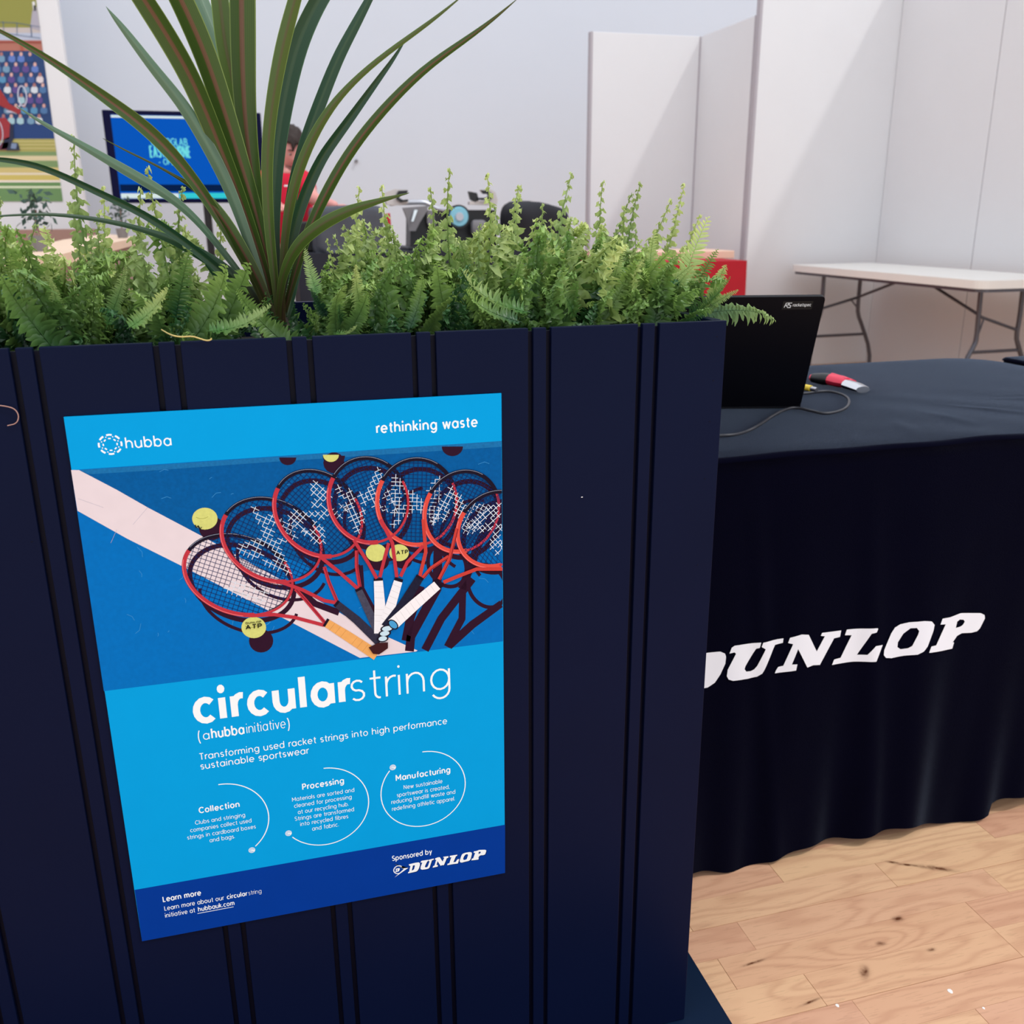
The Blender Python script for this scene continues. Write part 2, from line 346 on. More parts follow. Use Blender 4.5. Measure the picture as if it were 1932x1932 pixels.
RK = [  # centre, a, b, angle of the long axis (pointing at the throat), arms, handle, handle material, width
    (A(1250, 1305), 107, 74, 18, [[A(1340, 1580), B(60, 1572), B(200, 1592), B(400, 1645)], [B(205, 1400), B(270, 1470), B(385, 1605), B(415, 1640)]], [B(420, 1632), B(560, 1720), B(755, 1848)], pm((222, 160, 92), .12, 150), 19),
    ((512, 1019), 100, 76, 25, [[B(100, 1350), B(250, 1405), B(400, 1478), B(495, 1495)], [B(400, 1250), B(430, 1350), B(485, 1480)]], [B(490, 1505), B(620, 1610), B(775, 1760)], pm((46, 44, 62), .4, 500), 16),
    ((600, 969), 92, 75, 42, [[B(370, 1180), B(500, 1285), B(630, 1400)], [B(618, 1140), B(618, 1250), B(640, 1385)]], [B(635, 1412), B(690, 1530), B(770, 1700)], pm((66, 66, 84), .4, 500), 15),
    ((695, 944), 83, 76, 66, [[B(600, 1070), B(700, 1230), B(755, 1330)], [B(835, 1090), B(800, 1220), B(775, 1320)]], [B(765, 1345), B(775, 1500), B(775, 1700)], pm((228, 226, 230), .03), 20),
    ((786.5, 947), 83, 77, 92, [[B(780, 930), B(860, 1090), B(890, 1320)], [B(1068, 1110), B(960, 1220), B(915, 1315)]], [B(900, 1345), B(850, 1510), B(790, 1690)], pm((228, 226, 230), .03), 19),
    ((871, 965), 80, 70, 118, [[B(1068, 930), B(1085, 1150), B(1045, 1315)], [B(1240, 1180), B(1120, 1260), B(1065, 1325)]], [B(1040, 1330), B(930, 1510), B(815, 1660)], pm((30, 30, 50), .4, 400), 18),
    ((935, 998), 78, 68, 138, [[B(1297, 990), B(1245, 1200), B(1175, 1335)], [B(1620, 1265), B(1430, 1265), B(1300, 1315), B(1205, 1355)]], [B(1165, 1372), B(1010, 1505), B(860, 1640)], pm((232, 228, 230), .03), 21),
]
for q, wq in (([B(1170, 1100), B(1160, 1400), B(985, 1720), B(975, 1820)], 17), ([B(1400, 1330), B(1190, 1600), B(1080, 1812)], 15), ([B(1335, 1400), B(1330, 1600), B(1230, 1790)], 13), ([B(1600, 1500), B(1400, 1640), B(1240, 1785)], 15), ([B(1050, 1380), B(980, 1600), B(950, 1750)], 16), ([B(1560, 850), B(1440, 1100), B(1330, 1400)], 15), ([B(640, 1240), B(650, 1400), B(760, 1600)], 12), ([B(200, 1380), B(340, 1500), B(500, 1560)], 12)):
    pic.line(q, wq, SHD, 5)
for (c, a, b, th, arms, hd, hm, hw) in RK:   # soft prints of the cast shadows in the photograph of the rackets
    c2 = (c[0]+7, c[1]+15); pic.line(ell(c2, a-6, b-6, th), 9, SHD, 6, closed=False); pic.line(ell((c[0]+20, c[1]+44), a-12, b-12, th, 40, 0, 170), 6, SHD, 6)
for (x, y) in (B(1500, 1380), B(1230, 1240)): pic.line(ell((x, y), 42, 34, 60), 7, SHD, 6)
BALL, BSH = pm((200, 202, 116), .14, 300), SHD
for (c, r, sh) in ((A(1025, 925), 24, A(1070, 990)), (A(1355, 1660), 23.3, A(1405, 1750)), (B(750, 1155), 19.5, B(770, 1210)), (B(905, 1155), 18.5, B(930, 1200))):
    pic.disc(sh, r*.98, SHD, 7, 24, r*.94)
    if c[1] < 1010 or c[1] > 1150: pic.disc(c, r, BALL, 8, 28, r*.86); pic.line(ell((c[0]-6, c[1]-r*.9), r*.9, r*.9, 0, 10, 55, 120), .9, pm((150, 150, 70)), 9)
def half(c, r, m, lay): pic.poly([q for q in ell(c, r, r*.9, 0, 24, 0, 180)], m, lay)
half((A(1585, 512)), 16, SHD, 8); half(B(465, 500), 21, SHD, 8); half(B(445, 494), 15, BALL, 9); half(B(1265, 438), 20, SHD, 8)
pic.disc(B(465, 548), 20, SHD, 8)
for i, (c, a, b, th, arms, hd, hm, hw) in enumerate(RK):
    lay = 10+i*6; t = radians(th); rr = random.Random(i)
    def inn(u, v): return (c[0]+u*cos(t)-v*sin(t), c[1]+u*sin(t)+v*cos(t))
    ns, nm = 21, 17; ai, bi = a-5, b-5
    for k in range(ns):                      # crosses
        u = -ai+2*ai*(k+.7)/(ns+.4); h = bi*math.sqrt(max(0, 1-(u/ai)**2)); pic.line([inn(u, -h), inn(u, h)], .95, STR, lay)
    for k in range(nm):
        v = -bi+2*bi*(k+.7)/(nm+.4); h = ai*math.sqrt(max(0, 1-(v/bi)**2)); pic.line([inn(-h, v), inn(h, v)], .95, STR, lay)
    du, dv = 2*ai/(ns+.4), 2*bi/(nm+.4)
    if i == 0: spots = [(x, y) for x in range(9, 17) for y in range(10, 13) if rr.random() < .75]
    else: spots = [(x, y) for x in range(2, 19) for y in range(3, 14) if (abs((x-10)-(y-8)*.9) < 1.6 or abs((x-10)+(y-8)*.9) < 1.6 or (abs(y-8) > 3.5 and 6 < x < 14)) and rr.random() < .62]
    for (x, y) in spots:                     # the white stencil on the strings
        u = -ai+du*(x+.7); v = -bi+dv*(y+.7)
        if (u/ai)**2+(v/bi)**2 > .78: continue
        pic.line([inn(u-du, v), inn(u+du, v)], 1.15, STW, lay+1); pic.line([inn(u, v-dv*.5), inn(u, v+dv)], 1.15, STW, lay+1)
    E = ell(c, a, b, th, 72)
    # the angle around the hoop, 0 = throat side; black crown on top, red cheek on the left, thin red edge on the right
    def rng(f0, f1): 
        return ell(c, a-2, b-2, th, 40, f0, f1)
    up = -90-th                           # direction of image-up measured in hoop angle
    pic.line(rng(up-62, up+66), 7.5, FRK, lay+2); pic.line(ell(c, a+.2, b+.2, th, 30, up-55, up+30), .7, pm((150, 160, 180)), lay+3)
    pic.line(rng(up-62-130, up-60), 8.2, RED if i < 4 else REDD, lay+3); pic.line(rng(up+64, up+170), 4.6, RED, lay+3)
    pic.line(ell(c, a-5.5, b-5.5, th, 30, up+70, up+150), 1.6, FRK, lay+3); pic.line(ell(c, a+.4, b+.4, th, 30, up-180, up-75), .9, pm((236, 128, 128)), lay+4)
    for am in arms: pic.line(am, 6.6, RED if i < 5 else pm((190, 60, 52), .1), lay+4); pic.line([(x+1.6, y+1.4) for x, y in am], 1.3, pm((110, 24, 40)), lay+4)
    w1 = hw; pic.line(hd, [w1*.85, w1, w1*1.08], hm, lay+5, caps=False)
    ex, ey = hd[0][0]-hd[1][0], hd[0][1]-hd[1][1]; q = math.hypot(ex, ey); pic.line([(hd[0][0]+ex/q*5, hd[0][1]+ey/q*5), (hd[0][0]-ex/q*1, hd[0][1]-ey/q*1)], w1*.86, FRK, lay+5.5)
    for k in range(1, 9):                    # wraps of the grip
        f = k/9; x = hd[0][0]+(hd[-1][0]-hd[0][0])*f; y = hd[0][1]+(hd[-1][1]-hd[0][1])*f; nx, ny = -ey/q, ex/q
        if hm.name.startswith('print_2'): pic.line([(x+nx*w1*.45, y+ny*w1*.45), (x-nx*w1*.45+ex/q*2, y-ny*w1*.45+ey/q*2)], .5, pm((196, 190, 190)) if 'print_22' not in hm.name or '160' not in hm.name else pm((180, 120, 60)), lay+5.6)
for (c, r, sh) in ((B(750, 1155), 19.5, 0), (B(905, 1155), 18.5, 0)): pic.disc(c, r, BALL, 26, 26, r*.86)
for am in RK[3][4]+RK[4][4][:1]: pic.line(am, 5.6, RED, 40)
pic.line(RK[4][4][1], 5.4, RED, 40); pic.line(ell((695, 944), 81, 74, 66, 20, -95, 35), 4, RED, 40)
CAPB = pm((70, 150, 200)); CAPW = pm((190, 214, 226))
for (q, m_, r) in ((B(795, 1735), CAPW, 8), (B(808, 1700), CAPW, 9), (B(825, 1667), CAPW, 10)):
    pic.disc(q, r+3, FRK, 53, 18, 6.5, -.15); pic.disc(q, r, m_, 53.5, 18, 4.6, -.15)
pic.disc(B(865, 1640), 11.5, FRK, 56, 20, 7.5, .75); pic.disc(B(865, 1640), 9, CAPB, 57, 20, 5.6, .75)
pic.poly([B(700, 1795), B(760, 1765), B(830, 1760), B(830, 1800), B(770, 1842), B(730, 1838)], pm((60, 26, 30)), 50)
picture = pic.build('racket_picture', ps)

# --- a geometric stroke alphabet (x-height 1)
def S(*a): return list(a)
def bowl(cx=.5, a0=0, a1=360, n=16): return arcpts(cx, .5, .5, .5, a0, a1, n)
G = {
 'a': (1.3, [bowl(), S((1, 0), (1, 1))]), 'b': (1.3, [bowl(), S((0, 0), (0, 1.5))]), 'c': (1.12, [bowl(.5, 45, 315, 12)]),
 'd': (1.3, [bowl(), S((1, 0), (1, 1.5))]), 'e': (1.25, [S((.03, .5), (.98, .5))+bowl(.5, 0, 318, 13)]),
 'f': (.72, [S((.24, 0), (.24, 1.2))+arcpts(.5, 1.2, .26, .3, 180, 90, 4), S((0, 1), (.56, 1))]),
 'g': (1.3, [bowl(), S((1, 1), (1, 0))+arcpts(.5, -.02, .5, .45, 0, -150, 8)]),
 'h': (1.22, [S((0, 0), (0, 1.5)), arcpts(.45, .55, .45, .45, 180, 0, 8)+S((.9, 0))]),
 'i': (.34, [S((0, 0), (0, 1)), 'dot0']), 'j': (.4, [S((.1, 1), (.1, -.3)), 'dot0']),
 'k': (1.0, [S((0, 0), (0, 1.5)), S((.72, 1), (.05, .42)), S((.25, .58), (.78, 0))]), 'l': (.34, [S((0, 0), (0, 1.5))]),
 'm': (1.85, [S((0, 0), (0, 1)), arcpts(.38, .6, .38, .4, 180, 0, 7)+S((.76, 0)), arcpts(1.14, .6, .38, .4, 180, 0, 7)+S((1.52, 0))]),
 'n': (1.22, [S((0, 0), (0, 1)), arcpts(.45, .55, .45, .45, 180, 0, 8)+S((.9, 0))]), 'o': (1.3, [bowl()]),
 'p': (1.3, [bowl(), S((0, 1), (0, -.48))]), 'q': (1.3, [bowl(), S((1, 1), (1, -.48))]),
 'r': (.60, [S((0, 0), (0, 1)), arcpts(.42, .55, .42, .45, 180, 75, 5)]),
 's': (.9, [arcpts(.33, .74, .31, .25, 35, 250, 7)+arcpts(.33, .26, .33, .25, 80, -145, 7)]),
 't': (.78, [S((.26, 1.38), (.26, .25))+arcpts(.5, .25, .24, .25, 180, 280, 4), S((0, 1), (.58, 1))]),
 'u': (1.22, [S((0, 1))+arcpts(.45, .45, .45, .45, 180, 360, 8)+S((.9, 1)), S((.9, 1), (.9, 0))]),
 'v': (1.1, [S((0, 1), (.42, 0), (.84, 1))]), 'w': (1.6, [S((0, 1), (.34, 0), (.68, .95), (1.02, 0), (1.36, 1))]),
 'x': (1.0, [S((0, 1), (.74, 0)), S((.74, 1), (0, 0))]), 'y': (1.1, [S((0, 1), (.45, 0)), S((.86, 1), (.28, -.46))]), 'z': (.95, [S((0, 1), (.7, 1), (0, 0), (.7, 0))]),
 '.': (.4, ['dot']), ',': (.4, [S((.06, .08), (0, -.2))]), '-': (.8, [S((0, .5), (.5, .5))]),
 '(': (.6, [arcpts(.55, .5, .5, 1.15, 125, 235, 8)]), ')': (.6, [arcpts(-.3, .5, .5, 1.15, 55, -55, 8)]),
 'C': (1.5, [arcpts(.7, .7, .7, .7, 42, 318, 14)]), 'L': (.95, [S((0, 1.4), (0, 0), (.72, 0))]), 'M': (1.7, [S((0, 0), (0, 1.4), (.68, .45), (1.36, 1.4), (1.36, 0))]),
 'N': (1.45, [S((0, 0), (0, 1.4), (1.08, 0), (1.08, 1.4))]), 'P': (1.2, [S((0, 0), (0, 1.4), (.48, 1.4))+arcpts(.48, 1.02, .42, .38, 90, -90, 7)+S((0, .64))]),
 'S': (1.15, [arcpts(.44, 1.05, .42, .35, 35, 255, 8)+arcpts(.44, .35, .46, .35, 80, -148, 8)]), 'T': (1.15, [S((0, 1.4), (.92, 1.4)), S((.46, 1.4), (.46, 0))]),
 'E': (1.0, [S((.72, 1.4), (0, 1.4), (0, 0), (.72, 0)), S((0, .72), (.66, .72))]), 'A': (1.4, [S((0, 0), (.55, 1.4), (1.1, 0)), S((.2, .45), (.9, .45))]),
 'B': (1.2, [S((0, .74), (0, 1.4), (.45, 1.4))+arcpts(.45, 1.07, .36, .33, 90, -90, 6)+S((0, .74), (0, 0), (.5, 0))+arcpts(.5, .37, .4, .37, -90, 90, 6)+S((0, .74))]),
 'O': (1.6, [arcpts(.7, .7, .7, .7, 0, 360, 18)]), 'U': (1.35, [S((0, 1.4), (0, .5))+arcpts(.5, .5, .5, .5, 180, 360, 8)+S((1, 1.4))]),
 'R': (1.2, [S((0, 0), (0, 1.4), (.48, 1.4))+arcpts(.48, 1.04, .4, .36, 90, -90, 6)+S((0, .68)), S((.45, .68), (.9, 0))]),
 'D': (1.35, [S((0, 0), (0, 1.4), (.4, 1.4))+arcpts(.4, .7, .66, .7, 90, -90, 8)+S((0, 0))]), 'G': (1.5, [arcpts(.7, .7, .7, .7, 42, 360, 14)+S((.75, .7))]),
 'K': (1.1, [S((0, 0), (0, 1.4)), S((.85, 1.4), (.05, .6)), S((.3, .8), (.9, 0))]), 'H': (1.3, [S((0, 0), (0, 1.4)), S((1, 0), (1, 1.4)), S((0, .7), (1, .7))]), 'I': (.4, [S((0, 0), (0, 1.4))]), 'Y': (1.2, [S((0, 1.4), (.5, .7), (1, 1.4)), S((.5, .7), (.5, 0))]),
}
def twidth(txt, wt=.18, sp=1.0):
    return sum(.78 if ch == ' ' else G[ch][0]*sp+wt*.9 for ch in txt)-(wt*.9+.2)
def write(ik, runs, x0, x1, z0, xh, plane, lay=0, m=None):
    """runs: [(text, weight)], fitted between x0 and x1 on baseline z0 with x-height xh"""
    tot = sum(twidth(t, w_)+.3 for t, w_ in runs)-.3; sx = (x1-x0)/tot
    cx = 0
    for t, wt in runs:
        for ch in t:
            if ch == ' ': cx += .78; continue
            adv, st = G[ch]
            for s_ in st:
                if s_ in ('dot', 'dot0'):
                    c = (x0+(cx+wt/2)*sx, z0+(.1 if s_ == 'dot' else 1.42)*xh); ik.disc(c, wt*.62*sx, m or PWHITE, lay, 10, wt*.62*xh); continue
                pts = [(x0+(cx+wt/2+px)*sx, z0+py*xh*(1)) for px, py in s_]
                wd_ = wt*(sx+xh)/2; cur = [pts[0]]
                for i in range(1, len(pts)):           # break at sharp turns and round the join
                    cur.append(pts[i])
                    if i < len(pts)-1:
                        a0 = math.atan2(pts[i][1]-pts[i-1][1], pts[i][0]-pts[i-1][0]); a1 = math.atan2(pts[i+1][1]-pts[i][1], pts[i+1][0]-pts[i][0])
                        if abs((a1-a0+pi) % (2*pi)-pi) > 1.0: ik.line(cur, wd_, m or PWHITE, lay); ik.disc(pts[i], wd_/2, m or PWHITE, lay, 10); cur = [pts[i]]
                if len(cur) > 1: ik.line(cur, wd_, m or PWHITE, lay)
            cx += adv+wt*.9
        cx += .3
def flat(x, z, lay): return Vector((x, FB-(1+lay)*.00003-.00002, z))
def text(name, runs, a, b, xh_px, par=ps, m=None, extra=None):
    """a, b: photo px of baseline ends; xh_px: x-height in photo px there"""
    (x0, z0), (x1, z1) = xz(*a), xz(*b); h = xz(a[0], a[1]-xh_px)[1]-z0
    ik = Ink(flat); write(ik, runs, x0, x1, (z0+z1)/2, h, None, 2, m)
    if extra: extra(ik, x0, x1, (z0+z1)/2, h)
    return ik
def T(name, *lines, m=None):
    mb = None
    for ln in lines:
        ik = text(name, *ln, m=m)
        if mb is None: mb = ik
        else: mb.mb.add(ik.mb.v, ik.mb.f, 0)
    return mb.build(name, ps)
def C3(x, y): return (180+x*.41408, 1220+y*.41408)     # read from an enlarged view of the lower half
T('header_lettering', ([('hubba', .2)], (237.5, 844.5), (323, 841), 13.5))
T('header_lettering', ([('rethinking waste', .27)], (710, 816.5), (899, 804.5), 12.6))
T('headline', ([('circular', .34)], C3(452, 343), C3(1143, 250), 39.5), ([('string', .105)], C3(1165, 246), C3(1617, 190), 38))
T('subtitle', ([('(', .14)], C3(468, 428), C3(480, 427), 13), ([('a', .15)], C3(492, 424), C3(520, 420), 11), ([('hubba', .27)], C3(530, 417), C3(676, 396), 12),
  ([('initiative', .13)], C3(690, 393), C3(866, 370), 12), ([(')', .14)], C3(876, 370), C3(888, 368), 13))
T('subtitle', ([('Transforming used racket strings into high performance', .19)], C3(475, 517), C3(1600, 350), 8.4), ([('sustainable sportswear', .19)], C3(480, 558), C3(970, 487), 8.4))
H = lambda t, a, b: ([(t, .30)], C3(*a), C3(*b), 7.2)
P_ = lambda t, a, b: ([(t, .17)], C3(*a), C3(*b), 5.1)
T('step_text', H('Collection', (472, 756), (655, 731)), P_('Clubs and stringing', (455, 808), (682, 777)), P_('companies collect used', (433, 842), (711, 803)), P_('strings in cardboard boxes', (419, 876), (730, 830)), P_('and bags.', (521, 889), (636, 874)))
T('step_text', H('Processing', (943, 649), (1130, 624)), P_('Materials are sorted and', (897, 704), (1179, 662)), P_('cleaned for processing', (906, 732), (1167, 694)), P_('at our recycling hub.', (923, 761), (1154, 726)), P_('Strings are transformed', (909, 791), (1178, 751)), P_('into recycled fibres', (934, 815), (1151, 783)), P_('and fabric.', (988, 836), (1109, 820)))
T('step_text', H('Manufacturing', (1369, 610), (1614, 573)), P_('New sustainable', (1405, 648), (1580, 622)), P_('sportswear is created,', (1374, 685), (1613, 646)), P_('reducing landfill waste and', (1349, 716), (1639, 670)), P_('redefining athletic apparel.', (1352, 747), (1638, 701)))
T('footer_lettering', ([('Sponsored by', .26)], C3(1352, 974), C3(1531, 945), 6.2))
def underline(ik, x0, x1, z, h): ik.line([(x0+(x1-x0)*.475, z-h*.42), (x1, z-h*.42)], .00075, PWHITE, 2)
T('footer_lettering', ([('Learn more', .30)], C3(308, 1160), C3(479, 1134), 6.6), ([('Learn more about our ', .2), ('circular', .3), ('string', .12)], C3(315, 1198), C3(748, 1127), 5.6), ([('initiative at ', .2), ('hubbauk.com', .26)], C3(318, 1229), C3(629, 1182), 5.6))
ul = Ink(flat); a, b = xz(*C3(465, 1213)), xz(*C3(630, 1188)); ul.line([(a[0], (a[1]+b[1])/2), (b[0], (a[1]+b[1])/2)], .0007, PWHITE, 2); ul.build('underline', ps)
# ring emblem beside the header word
ik = Ink(flat); c = xz(208, 838.5)
for k in range(8):
    t0 = 90+45*k
    ik.line([(c[0]+.0093*cos(radians(t))*1.08, c[1]+.0093*sin(radians(t))) for t in (t0-14, t0, t0+14)], .0017, PWHITE, 2)
    ik.line([(c[0]+.0062*cos(radians(t)), c[1]+.0058*sin(radians(t))) for t in (t0-11, t0+11)], .0012, PWHITE, 2)
    ik.disc((c[0]+.0078*cos(radians(t0+22.5)), c[1]+.0077*sin(radians(t0+22.5))), .0006, PWHITE, 2, 8)
ik.build('ring_emblem', ps)
# the three open rings with a coil at one end
def ring(pts, dot):
    ik = Ink(flat); q = [xz(*C3(*p)) for p in pts]
    A_ = np.array([[2*x, 2*z, 1] for x, z in q]); r_ = np.linalg.lstsq(A_, np.array([x*x+z*z for x, z in q]), rcond=None)[0]
    cx, cz = r_[0], r_[1]; R = math.sqrt(max(r_[2]+cx*cx+cz*cz, 1e-9))
    a = [math.atan2(z-cz, x-cx) for x, z in q]
    for i in range(1, len(a)):
        while a[i] > a[i-1]: a[i] -= 2*pi
    n = 48; ik.line([(cx+R*cos(a[0]+(a[-1]-a[0])*i/n), cz+R*sin(a[0]+(a[-1]-a[0])*i/n)) for i in range(n+1)], .0011, PWHITE, 2)
    d = xz(*C3(*dot)); ik.disc(d, .0036, PWHITE, 2, 20)
    for r in (.0012, .0021, .0029): ik.line([(d[0]+r*cos(t), d[1]+r*sin(t)) for t in [i*2*pi/16 for i in range(15)]], .0003, CY, 4)
    ik.build('step_ring', ps)
ring([(560, 628), (660, 635), (770, 700), (785, 790), (755, 880), (730, 910)], (713, 927))
ring([(1040, 554), (1150, 570), (1235, 650), (1240, 740), (1170, 850), (1040, 903), (950, 893), (897, 868)], (880, 850))
ring([(1490, 478), (1600, 492), (1680, 590), (1665, 700), (1590, 780), (1470, 822), (1360, 785), (1305, 710), (1305, 640), (1342, 566)], (1355, 550))
# maker's wordmark: heavy slanted slab letters, drawn as outlines
DL = {
 'D': ([(-60, 655), (85, 628), (150, 622), (175, 632), (180, 648), (176, 684), (150, 740), (122, 782), (85, 806), (-95, 838), (-88, 812), (-68, 806), (-28, 690), (-52, 684)], [(28, 682), (62, 676), (70, 690), (44, 756), (20, 776), (-8, 782)]),
 'U': ([(198, 632), (210, 602), (225, 592), (365, 577), (358, 605), (340, 610), (283, 700), (278, 715), (288, 728), (312, 727), (330, 718), (345, 700), (388, 612), (367, 600), (375, 578), (483, 557), (480, 580), (440, 592), (383, 715), (370, 738), (345, 755), (300, 765), (215, 772), (192, 765), (183, 748), (188, 715), (232, 634), (225, 626)],),
 'N': ([(505, 580), (515, 553), (575, 535), (612, 537), (655, 625), (700, 548), (678, 545), (685, 530), (788, 520), (782, 553), (750, 560), (672, 695), (635, 695), (603, 706), (555, 610), (522, 690), (550, 688), (543, 720), (437, 738), (442, 725), (455, 705), (480, 698), (530, 585)],),
 'L': ([(808, 545), (818, 516), (965, 500), (968, 505), (960, 522), (935, 530), (868, 645), (915, 640), (955, 592), (992, 587), (955, 672), (850, 682), (738, 698), (750, 670), (785, 662), (843, 545)],),
 'O': ([(1060, 500), (1085, 483), (1130, 470), (1205, 460), (1240, 462), (1255, 480), (1248, 510), (1215, 590), (1195, 615), (1165, 632), (1100, 642), (1040, 657), (1010, 655), (997, 640), (1000, 615), (1040, 530)], [(1135, 500), (1165, 497), (1175, 512), (1170, 530), (1140, 590), (1120, 603), (1085, 610), (1070, 600), (1073, 575), (1100, 530)]),
 'P': ([(1288, 480), (1300, 450), (1345, 445), (1405, 427), (1510, 428), (1530, 438), (1532, 455), (1505, 508), (1490, 522), (1460, 530), (1410, 532), (1385, 545), (1360, 577), (1368, 578), (1358, 610), (1290, 617), (1222, 622), (1235, 590), (1262, 585), (1318, 480)], [(1385, 470), (1400, 460), (1420, 462), (1427, 472), (1415, 490), (1400, 498), (1377, 503)]),
}
YF = .292
def CD(x, y): return U(1300+x*.3624, 1000+y*.3624, YF)          # the letters on the cloth front
LET = {k: [[(CD(*p).x, CD(*p).z) for p in L] for L in v] for k, v in DL.items()}
allx = [p[0] for v in LET.values() for p in v[0]]; allz = [p[1] for v in LET.values() for p in v[0]]
lx0, lx1, lz0, lz1 = min(allx), max(allx), min(allz), max(allz)
ik = Ink(flat); a, b = xz(*C3(1424, 1026)), xz(*C3(1782, 985)); t0, t1 = xz(*C3(1424, 1030))[1], xz(*C3(1782, 925))[1]
zb = (xz(*C3(1424, 1030))[1]+xz(*C3(1740, 977))[1])/2; ht = .0148
SHDW = pm((0, 26, 84))
for dx, dz, m_, ly in ((.0008, -.0008, SHDW, 1), (0, 0, PWHITE, 3)):
    for v in LET.values():
        Q = [[(a[0]+(p[0]-lx0)/(lx1-lx0)*(b[0]-a[0])+dx, zb+(p[1]-lz0)/(lz1-lz0)*ht+dz) for p in L] for L in v]; ik.poly(Q[0], m_, ly, Q[1:])
c = xz(*C3(1380, 1016)); ik.line([(c[0]+.0054*cos(t), c[1]+.0054*sin(t)) for t in [radians(40+i*20) for i in range(15)]], .0011, PWHITE, 3)
ik.poly([(c[0]-.0048, c[1]+.0098), (c[0]+.012, c[1]), (c[0]-.0048, c[1]-.0098), (c[0]+.0066, c[1]-.0004)], PWHITE, 3); ik.poly([(c[0]-.0048, c[1]+.0098), (c[0]+.012, c[1]), (c[0]+.0052, c[1]+.0006)], PWHITE, 3)
Q = [[(c[0]-.0038+(p[0]-lx0)*.062, c[1]-.0027+(p[1]-lz0)*.075) for p in L] for L in LET['D']]; ik.poly(Q[0], PWHITE, 3, Q[1:])
ik.build('wordmark', ps)
bl = Ink(flat); 
for (a_, b_, t_, h_) in ((A(1300, 1668), A(1408, 1660), 'ATP', 5.2), (B(885, 1165), B(962, 1158), 'ATP', 4.6), (A(1300, 1632), A(1405, 1626), 'DUNLOP', 2.2)):
    (x0, z0), (x1, z1) = xz(*a_), xz(*b_); write(bl, [(t_, .3)], x0, x1, (z0+z1)/2, xz(a_[0], a_[1]-h_)[1]-z0, None, 34, pm((24, 24, 20)))
q0 = A(960, 965); bl.line([xz(q0[0]+dx, q0[1]+dy) for dx, dy in ((0, 0), (2, 5), (5, 2), (10, 8), (12, 4))], .0010, pm((24, 24, 20)), 34)
bl.build('ball_lettering', ps)

